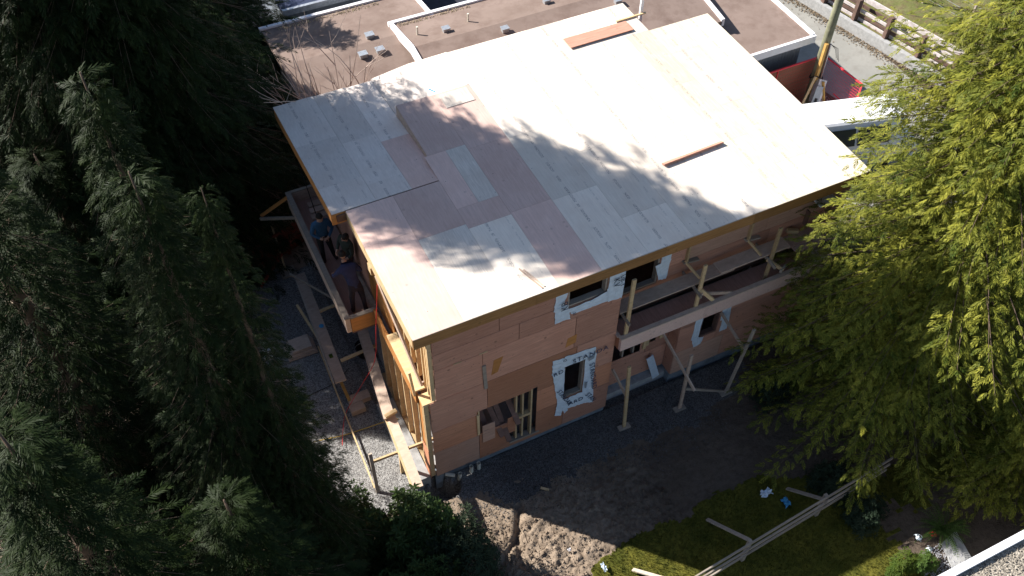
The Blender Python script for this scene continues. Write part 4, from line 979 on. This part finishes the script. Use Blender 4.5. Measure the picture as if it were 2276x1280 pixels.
# litter on the ground
def rag(name, c, s, mat, label, seed, cat):
    b = bmesh.new(); bmesh.ops.create_grid(b, x_segments=7, y_segments=7, size=1); rr = random.Random(seed)
    for v in b.verts:
        v.co = Vector((c[0]+v.co.x*s[0]*(1+rr.uniform(-.3, .3)), c[1]+v.co.y*s[1]*(1+rr.uniform(-.3, .3)), .06+rr.uniform(0, .09)))
    g = bmesh.ops.extrude_face_region(b, geom=list(b.faces))
    for e in g['geom']:
        if isinstance(e, bmesh.types.BMVert): e.co.z -= .006
    bmesh.ops.recalc_face_normals(b, faces=b.faces)
    me = bpy.data.meshes.new(name); b.to_mesh(me); b.free(); me.materials.append(mat)
    o = bpy.data.objects.new(name, me); COL.objects.link(o); return tag(o, label, cat)
rag('plastic_scrap', (7.40, -4.0), (.15, .09), MT['wrap'], 'crumpled white plastic scrap on the dark lawn left of the blue one', 1, 'litter')
rag('plastic_scrap', (7.72, -4.42), (.09, .12), MT['blue'], 'crumpled blue plastic scrap on the dark lawn near the fence', 2, 'litter')
rag('plastic_scrap', (2.68, -3.95), (.05, .1), MT['wrap'], 'small pale blue scrap at the edge of the sunlit dirt and grass', 3, 'litter')
loose('wood_chip', (2.27, -1.38, .07), (2.44, -1.52, .07), .06, .03, MT['lumber'], 'pale piece of wood lying on the dark soil before the house', 'wood piece')
rag('plastic_scrap', (2.14, -3.2), (.035, .035), MT['white'], 'tiny white scrap in the middle of the churned dirt', 4, 'litter')
rr = random.Random(33); m = MB()
for k in range(900):
    x, y = rr.uniform(-.8, 4.6), rr.uniform(-5.2, -1.3)
    if region(np.array([x]), np.array([y]))[0] != 0: continue
    s = rr.uniform(.012, .05)*rr.choice([.7, .7, 1]); z = float(gz(x, y))
    v = [(x+s*rr.uniform(.7, 1.2)*a, y+s*rr.uniform(.7, 1.2)*b, z+s*c*.7) for a, b, c in ((1, 0, .1), (0, 1, .1), (-1, 0, .1), (0, -1, .1), (0, 0, 1), (0, 0, -.6))]; n = len(m.v)
    m.v += v; m.f += [(n, n+1, n+4), (n+1, n+2, n+4), (n+2, n+3, n+4), (n+3, n, n+4), (n+1, n, n+5), (n+2, n+1, n+5), (n+3, n+2, n+5), (n, n+3, n+5)]; m.mi += [0]*8
for k in range(5200):
    x, y = rr.uniform(-.6, 5.2), rr.uniform(-5.2, -1.2)
    if region(np.array([x]), np.array([y]))[0] != 0 or vnoise(np.array([x*1.6]), np.array([y*1.6]), 5)[0] < .35: continue
    s = abs(rr.gauss(0, .018))+.008; z = float(gz(x, y)); n = len(m.v); a = rr.uniform(0, 2)
    m.v += [(x+s*math.cos(a+t_)*rr.uniform(.6, 1.2), y+s*math.sin(a+t_)*rr.uniform(.6, 1.2), z-.01) for t_ in (0, 1.57, 3.14, 4.71)]+[(x+rr.uniform(-.4, .4)*s, y+rr.uniform(-.4, .4)*s, z+s*rr.uniform(.8, 1.4))]
    m.f += [(n, n+1, n+4), (n+1, n+2, n+4), (n+2, n+3, n+4), (n+3, n, n+4)]; m.mi += [0]*4
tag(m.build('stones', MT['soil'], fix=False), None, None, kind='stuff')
m = MB()
for k in range(2600):
    x = rr.uniform(-.6, 7.8); y = float(gravel_edge(np.array(x)))-abs(rr.gauss(0, .38)); s = rr.uniform(.010, .024); z = float(gz(x, y)); n = len(m.v); th = rr.uniform(0, 2)
    m.v += [(x+s*math.cos(th), y+s*math.sin(th), z), (x+s*math.cos(th+2.1), y+s*math.sin(th+2.1), z), (x+s*math.cos(th+4.2), y+s*math.sin(th+4.2), z), (x, y, z+s*1.1)]
    m.f += [(n, n+1, n+3), (n+1, n+2, n+3), (n+2, n, n+3)]; m.mi += [0]*3
for k in range(9000):
    x = rr.uniform(-4, 7.2); y = rr.uniform(-1.5, 9) if x < -.65 else rr.uniform(-1.5, .0)
    if region(np.array([x]), np.array([y]))[0] != 1: continue
    s = rr.uniform(.010, .026); z = float(gz(x, y)); n = len(m.v); th = rr.uniform(0, 2)
    m.v += [(x+s*math.cos(th), y+s*math.sin(th), z), (x+s*math.cos(th+2.1), y+s*math.sin(th+2.1), z), (x+s*math.cos(th+4.2), y+s*math.sin(th+4.2), z), (x, y, z+s*1.1)]
    m.f += [(n, n+1, n+3), (n+1, n+2, n+3), (n+2, n, n+3)]; m.mi += [0]*3
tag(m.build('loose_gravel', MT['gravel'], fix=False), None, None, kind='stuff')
# grass blades
N = 60000; gx = rng.uniform(1.8, 11, N); gy = rng.uniform(-9, -3.3, N); k = region(gx, gy) == 2; gx, gy = gx[k], gy[k]
g0 = gz(gx, gy); n = len(gx); th = rng.uniform(0, 6.28, n); h = rng.uniform(.03, .075, n); w = .009
A = np.stack([gx-w*np.cos(th), gy-w*np.sin(th), g0-.01], 1); B = np.stack([gx+w*np.cos(th), gy+w*np.sin(th), g0-.01], 1)
Cc = np.stack([gx+rng.normal(0, .02, n), gy+rng.normal(0, .02, n), g0+h], 1)
VV = np.stack([A, B, Cc], 1).reshape(-1, 3); tag(npmesh('grass', VV, np.arange(3*n).reshape(n, 3), MT['grassblade']), None, None, kind='stuff')

# ================================================================ trees
def spray_template(n=6, seed=0, kw=.026):
    """flat scale-leaf spray, unit length along +x, made of slim kites"""
    r = np.random.default_rng(seed); q = []
    def kite(p, d, L, w, nrm):
        d = d/np.linalg.norm(d); s = np.cross(nrm, d); s /= np.linalg.norm(s)
        q.append([p, p+d*L*.45+s*w, p+d*L, p+d*L*.45-s*w])
    up = np.array([0, 0, 1.]); stem = lambda t: np.array([t, .04*math.sin(t*3), -.18*t*t])
    for i in range(n):
        t = .08+.80*i/n
        for s_ in (-1, 1):
            a = R(r.uniform(26, 44))*s_; L = (.36*(1-t)+.13)*r.uniform(.75, 1.2); d = np.array([math.cos(a), math.sin(a), -.2+r.uniform(-.25, .2)])
            kite(stem(t), d, L, kw, up+r.normal(0, .35, 3))
    kite(stem(.0), np.array([1, 0, -.1]), .9, .014, up); kite(stem(.8), np.array([1, 0, -.35]), .26, .03, up)
    return np.array(q)          # (k,4,3)
SPR = [spray_template(8, s) for s in range(5)]; SPR_S = [spray_template(7, s+9, .036) for s in range(5)]
def place_sprays(pos, d, side_up, L, templates, r):
    """pos,d,(n,3) L (n) -> verts (n*k*4,3)"""
    d = d/np.linalg.norm(d, axis=1, keepdims=True); s = np.cross(side_up, d); s /= np.linalg.norm(s, axis=1, keepdims=True)+1e-9; u = np.cross(d, s)
    out = []
    idx = r.integers(0, len(templates), len(pos))
    for ti, T in enumerate(templates):
        k = idx == ti
        if not k.any(): continue
        Pp, D, Sd, U, LL = pos[k], d[k], s[k], u[k], L[k]
        v = T.reshape(-1, 3)
        w = Pp[:, None]+LL[:, None, None]*(v[None, :, 0:1]*D[:, None]+v[None, :, 1:2]*Sd[:, None]+v[None, :, 2:3]*U[:, None])
        out.append(w.reshape(-1, 3))
    return np.concatenate(out)
def conifer(name, label, loc, Ht, Rad, nb, mat, seed, droop=.35, base=.05, spray=.30, step=.17, twig=.55, lean=(0, 0), power=.8, group='tall conifers around the house', low_res=False, minlen=.25, hang=.3, tipk=.7):
    r = np.random.default_rng(seed); T = thing(name, label, 'tree', loc, group)
    pos = []; dr = []; ln = []; tm = MB()
    tm.tube([(lean[0]*t*t, lean[1]*t*t, Ht*t) for t in (0, .25, .5, .75, 1)], [Rad*.11, Rad*.085, Rad*.06, Rad*.03, .012], 10)
    for i in range(nb):
        t = base+(1-base)*((i+r.uniform(0, 1))/nb)**.92*.995
        z0 = Ht*t; az = i*2.39996+r.normal(0, .25)
        lobes = 1+.16*math.sin(az*3+seed+t*4)+.10*math.sin(az*5+t*17+seed)
        cl = float(vnoise(np.array([az % 6.283*1.6+seed*7]), np.array([z0*1.1]), seed)[0])      # bough groups with gaps between
        L = max(minlen, Rad*(1-t)**power*lobes*(.62+.62*cl)*r.uniform(.85, 1.12))
        hx, hy = math.cos(az), math.sin(az); ox, oy = lean[0]*t*t, lean[1]*t*t
        up0 = r.uniform(.25, .6) if t < .85 else .9; dp = droop*r.uniform(.4, 1.5)
        def pt(s): return np.array([ox+hx*L*s, oy+hy*L*s, z0+L*(up0*s-(up0+dp)*s*s*(1.35-.35*s*s))])
        ss = np.linspace(0, 1, 6); 
        if L > .7: tm.tube([pt(s) for s in ss], [max(.004, Rad*.0055*(1-s*.9)*(L/Rad+.2)) for s in ss], 4, cap=False)
        nt_ = max(3, int(L*.85/step))
        for j in range(nt_):
            s = .18+.8*(j+r.uniform(0, .6))/nt_; p = pt(s); tg = pt(min(1, s+.05))-pt(s-.05); tg /= np.linalg.norm(tg)
            sdv = np.array([-hy, hx, 0.])*(1 if j % 2 else -1); l2 = min(twig, L*.5)*(1.05-s*tipk)*r.uniform(.7, 1.2)
            d2 = tg*.85+sdv*.75+np.array([0, 0, r.uniform(-.15, .2)]); d2 /= np.linalg.norm(d2); ns = max(1, int(l2/(spray*.42)))
            for m_ in range(ns):
                f = (m_+.3)/ns; q = p+d2*l2*f+np.array([0, 0, -.3*l2*f*f]); sgn = 1 if m_ % 2 else -1
                dd = d2+np.cross(d2, [0, 0, 1])*sgn*.45*(1 if m_ < ns-1 else 0)+np.array([0, 0, -.05-hang*f])+r.normal(0, .16, 3)
                pos.append(q); dr.append(dd); ln.append(spray*r.uniform(.75, 1.25)*(1.1-.35*s))
        for m_ in range(3): 
            p = pt(.9+.05*m_); tg = pt(1)-pt(.9); pos.append(p); dr.append(tg/np.linalg.norm(tg)+r.normal(0, .2, 3)); ln.append(spray)
    pos = np.array(pos); dr = np.array(dr); ln = np.array(ln); n = len(pos)
    su = np.tile([0, 0, 1.], (n, 1))+r.normal(0, .3, (n, 3))
    VV = place_sprays(pos, dr, su, ln, SPR_S if low_res else SPR, r)
    c = npmesh('crown', VV, np.arange(len(VV)).reshape(-1, 4), mat, parent=T)
    o = tm.build('trunk', MT['bark'], None, smooth=True, fix=False); o.parent = T
    print(name, 'sprays', n, 'quads', len(VV)//4)
    return T
def clone(T, loc, scale, rot, label):
    c = copy_tree(T); c.location = loc; c.scale = scale; c.rotation_euler = (0, 0, rot); c['label'] = label; return c
# left side cedars
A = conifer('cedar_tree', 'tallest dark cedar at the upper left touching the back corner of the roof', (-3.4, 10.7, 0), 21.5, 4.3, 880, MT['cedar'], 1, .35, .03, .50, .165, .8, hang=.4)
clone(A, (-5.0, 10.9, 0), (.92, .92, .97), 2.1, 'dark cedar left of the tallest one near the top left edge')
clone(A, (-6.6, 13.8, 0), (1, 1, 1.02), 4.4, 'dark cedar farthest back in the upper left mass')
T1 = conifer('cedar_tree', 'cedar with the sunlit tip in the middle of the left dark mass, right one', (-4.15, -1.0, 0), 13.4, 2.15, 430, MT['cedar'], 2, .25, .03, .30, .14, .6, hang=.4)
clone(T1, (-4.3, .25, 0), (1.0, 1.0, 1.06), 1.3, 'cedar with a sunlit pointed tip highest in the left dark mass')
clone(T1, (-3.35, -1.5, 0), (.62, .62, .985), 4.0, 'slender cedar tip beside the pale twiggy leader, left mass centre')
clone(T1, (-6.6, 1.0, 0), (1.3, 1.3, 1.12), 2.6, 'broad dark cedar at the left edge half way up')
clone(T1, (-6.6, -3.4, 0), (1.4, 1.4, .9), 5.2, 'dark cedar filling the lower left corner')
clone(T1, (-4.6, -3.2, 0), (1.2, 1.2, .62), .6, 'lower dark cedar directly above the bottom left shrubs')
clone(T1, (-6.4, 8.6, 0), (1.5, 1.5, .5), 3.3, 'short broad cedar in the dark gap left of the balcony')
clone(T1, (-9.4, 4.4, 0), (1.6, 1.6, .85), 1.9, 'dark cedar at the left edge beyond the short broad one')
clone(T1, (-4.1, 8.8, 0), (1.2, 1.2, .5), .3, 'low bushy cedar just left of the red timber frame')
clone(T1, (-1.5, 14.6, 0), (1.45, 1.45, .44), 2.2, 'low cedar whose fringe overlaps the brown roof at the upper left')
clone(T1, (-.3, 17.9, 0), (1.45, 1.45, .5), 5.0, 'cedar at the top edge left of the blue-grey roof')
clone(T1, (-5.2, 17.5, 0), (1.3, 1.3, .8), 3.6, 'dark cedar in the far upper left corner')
# right side
RT = conifer('cypress_tree', 'huge yellow-green cypress in full sun on the right side of the photo', (12.0, -2.75, 0), 16.5, 4.1, 660, MT['cypress'], 5, .12, .04, .33, .15, .62, power=.6, hang=.22, tipk=.42, low_res=True)
R2 = conifer('cypress_tree', 'smaller cypress with a few sunlit branches at the lower right above the gravel roof', (13.2, -6.5, 0), 7.2, 2.2, 230, MT['cypress'], 6, .12, .06, .32, .14, .5, power=.7, hang=.25, tipk=.42, low_res=True)
clone(R2, (17.5, -3.5, 0), (1.5, 1.5, 1.5), 1.0, 'darker cypress at the right edge behind the huge one')

# shrubs
def shrub(name, label, c, rad, hgt, nl, mat, seed, leaf=.09, rosette=5, stems=8, group=None, flat=1):
    r = np.random.default_rng(seed); T = thing(name, label, 'shrub', (c[0], c[1], 0), group)
    q = []; tm = MB()
    tips = []
    for i in range(nl//rosette):
        a = r.uniform(0, 6.28); u = r.uniform(0, 1)**.5; lob = 1+.2*math.sin(a*3+seed)+.12*math.sin(a*7)
        el = math.acos(r.uniform(0, 1)); rr_ = r.uniform(.62, 1.0)
        p = np.array([rad[0]*lob*math.sin(el)*math.cos(a)*rr_, rad[1]*lob*math.sin(el)*math.sin(a)*rr_, .08+hgt*math.cos(el)*rr_*lob])
        tips.append(p); ax = p/np.array([rad[0], rad[1], hgt])+np.array([0, 0, .4]); ax /= np.linalg.norm(ax)
        o1 = np.cross(ax, [.3, .5, .8]); o1 /= np.linalg.norm(o1); o2 = np.cross(ax, o1)
        for k in range(rosette):
            th = k*6.283/rosette+r.uniform(0, 1); d = ax*r.uniform(.1, .7)*flat+o1*math.cos(th)+o2*math.sin(th); d /= np.linalg.norm(d)
            L = leaf*r.uniform(.7, 1.3); s = np.cross(d, ax); s /= np.linalg.norm(s)+1e-9; w = L*.17
            q.append([p, p+d*L*.5+s*w, p+d*L-ax*L*.15, p+d*L*.5-s*w])
    for k in range(stems):
        p = tips[r.integers(0, len(tips))]; tm.tube([(0, 0, 0), tuple(p*.5+np.array([0, 0, .1])), tuple(p)], [.03, .018, .006], 5, cap=False)
    VV = np.array(q).reshape(-1, 3); npmesh('foliage', VV, np.arange(len(VV)).reshape(-1, 4), mat, parent=T)
    o = tm.build('stem', MT['bark'], None, fix=False); o.parent = T; return T
shrub('rhododendron_shrub', 'glossy dark rhododendron at the bottom reaching up to the plank end', (-1.15, -1.75), (1.0, .9), 2.45, 7500, MT['rhodo'], 3, .17)
shrub('rhododendron_shrub', 'glossy dark rhododendron left of the plank end at the bottom', (-2.45, -1.0), (1.0, .9), 2.0, 6000, MT['rhodo'], 4, .15)
shrub('dark_shrub', 'dense dark rounded shrub at the bottom edge beside the churned dirt', (-.42, -2.65), (.95, .85), 2.4, 8000, MT['darkbush'], 5, .09)
shrub('dark_shrub', 'dark shrub at the bottom edge below the rhododendrons', (-1.9, -3.2), (1.3, 1.0), 2.4, 8000, MT['rhodo'], 6, .12)
shrub('dark_shrub', 'dark shrub behind the rail fence under the cypress, nearer the fence gap', (9.0, -4.5), (.55, .5), .9, 2600, MT['darkbush'], 7, .10)
shrub('dark_shrub', 'dark shrub in front of the rail fence left of the white flowers', (9.2, -5.6), (.6, .5), .8, 2400, MT['darkbush'], 8, .09)
shrub('dark_shrub', 'dim low shrub beside the rightmost propped post', (9.3, -1.6), (.7, .6), 1.3, 3000, MT['darkbush'], 9, .10)
shrub('lime_shrub', 'bright yellow-green low shrub in the sun at the bottom right', (9.3, -7.05), (.55, .28), .34, 2600, MT['limebush'], 10, .06)
shrub('lime_shrub', 'olive low shrub between the lime one and the pebbles', (9.75, -7.25), (.35, .25), .38, 1600, MT['fern'], 11, .07)
# fern
FR = thing('fern', 'drooping sword fern between flowers and gravel roof', 'fern', (10.75, -6.75, 0)); r = np.random.default_rng(4); q = []
for k in range(34):
    a = r.uniform(0, 6.28); L = r.uniform(.5, .85)
    for j in range(16):
        t = j/16; h = np.array([math.cos(a), math.sin(a), 0]); p = h*L*t+np.array([0, 0, .1+.75*t*(1.15-t)*L*1.4]); s = np.array([-h[1], h[0], 0])
        for sg in (-1, 1):
            l = .11*(1-t*.8); d = s*sg+h*.3+np.array([0, 0, -.3]); q.append([p, p+d*l*.5+h*.014, p+d*l, p+d*l*.5-h*.014])
npmesh('frond', np.array(q).reshape(-1, 3), np.arange(len(q)*4).reshape(-1, 4), MT['fern'], parent=FR)
# white and red flowers
fl = [((9.95, -6.7, .32), .10, 'wrap', 'pale blue-white flower head above the lime shrub, leftmost'), ((9.98, -7.05, .3), .09, 'wrap', 'white flower head just above the pebbles'), ((10.35, -6.78, .3), .08, 'red', 'red flower head beside the fern')]
for c, s, mt, lab in fl:
    b = bmesh.new(); rr = random.Random(int(c[0]*100))
    for k in range(28):
        d = Vector((rr.gauss(0, 1), rr.gauss(0, 1), abs(rr.gauss(0, 1)))).normalized(); p = Vector(c)+d*s*rr.uniform(.5, 1); o1 = d.orthogonal().normalized()*.03; o2 = d.cross(o1)
        b.faces.new([b.verts.new(p+o1), b.verts.new(p+o2), b.verts.new(p-o1+d*.015), b.verts.new(p-o2)])
    me = bpy.data.meshes.new('bloom'); b.to_mesh(me); b.free(); me.materials.append(MT[mt])
    T = thing('flower', lab, 'flower', (0, 0, 0), 'garden flowers'); o = bpy.data.objects.new('bloom', me); COL.objects.link(o); o.parent = T
    m = MB(); m.tube([(c[0]+.03, c[1], 0), c], .008, 5); m.build('stalk', MT['fern'], T)
m = MB(); rr = random.Random(8)
for k in range(700):
    x, y = rr.uniform(9.6, 10.8), rr.uniform(-7.75, -7.0); s = rr.uniform(.012, .035)
    if x-9.6 < (-7.25-y)*-.2: continue
    m.poly([(x, y, .03+s), (x+s, y+s*.4, .03+s*.8), (x+s*.3, y+s, .03+s)], (0, 0, -s))
tag(m.build('pebbles', simple('pale_pebble', (.35, .35, .38), .8, .5, 40), fix=False), None, None, kind='stuff')
# bare shrubs
def bare(name, label, base, n, L, spread, seed, up=1.0, mat=MT['twig'], r0=.016):
    r = random.Random(seed); T = thing(name, label, 'shrub', base); m = MB()
    def grow(p, d, L, rad, dep):
        pts = [p]; q = p.copy(); dd = d.copy()
        for k in range(5): dd = (dd+Vector((r.gauss(0, .07), r.gauss(0, .07), r.gauss(0, .05)))).normalized(); q = q+dd*L/5; pts.append(q.copy())
        m.tube(pts, [rad*(1-.75*k/5) for k in range(6)], 5, cap=False)
        if dep > 0:
            for k in range(2 if dep > 1 else 3): j = r.randint(2, 4); grow(pts[j], (dd+Vector((r.gauss(0, .5), r.gauss(0, .5), r.uniform(0, .4)))).normalized(), L*r.uniform(.3, .55), rad*.55, dep-1)
    for k in range(n):
        a = 6.28*k/n+r.uniform(-.2, .2); grow(Vector((0, 0, 0)), Vector((math.cos(a)*spread, math.sin(a)*spread, up)).normalized(), L*r.uniform(.7, 1.1), r0, 2)
    o = m.build('branches', mat, None, fix=False); o.parent = T; return T
bare('bare_shrub', 'bare shrub with long fanning shoots behind the back left roof corner', (1.4, 10.25, 1.0), 11, 5.6, .16, 3, r0=.030)
bare('bare_shrub', 'leafless twiggy shrub at the bottom centre over the churned dirt', (.45, -3.35, 0), 9, 1.3, 1.0, 6, .7, MT['bark'], .016)
bare('bare_shrub', 'small leafless twigs beside the dark rounded shrub and the gravel', (.0, -1.9, 0), 5, .7, .9, 9, .6, MT['bark'], .007)
tag(bx('red_crate', (-3.35, .05, .02), (-3.1, .35, .25), MT['red']), 'bright red crate glimpsed through the cedar at the lower left', 'crate')
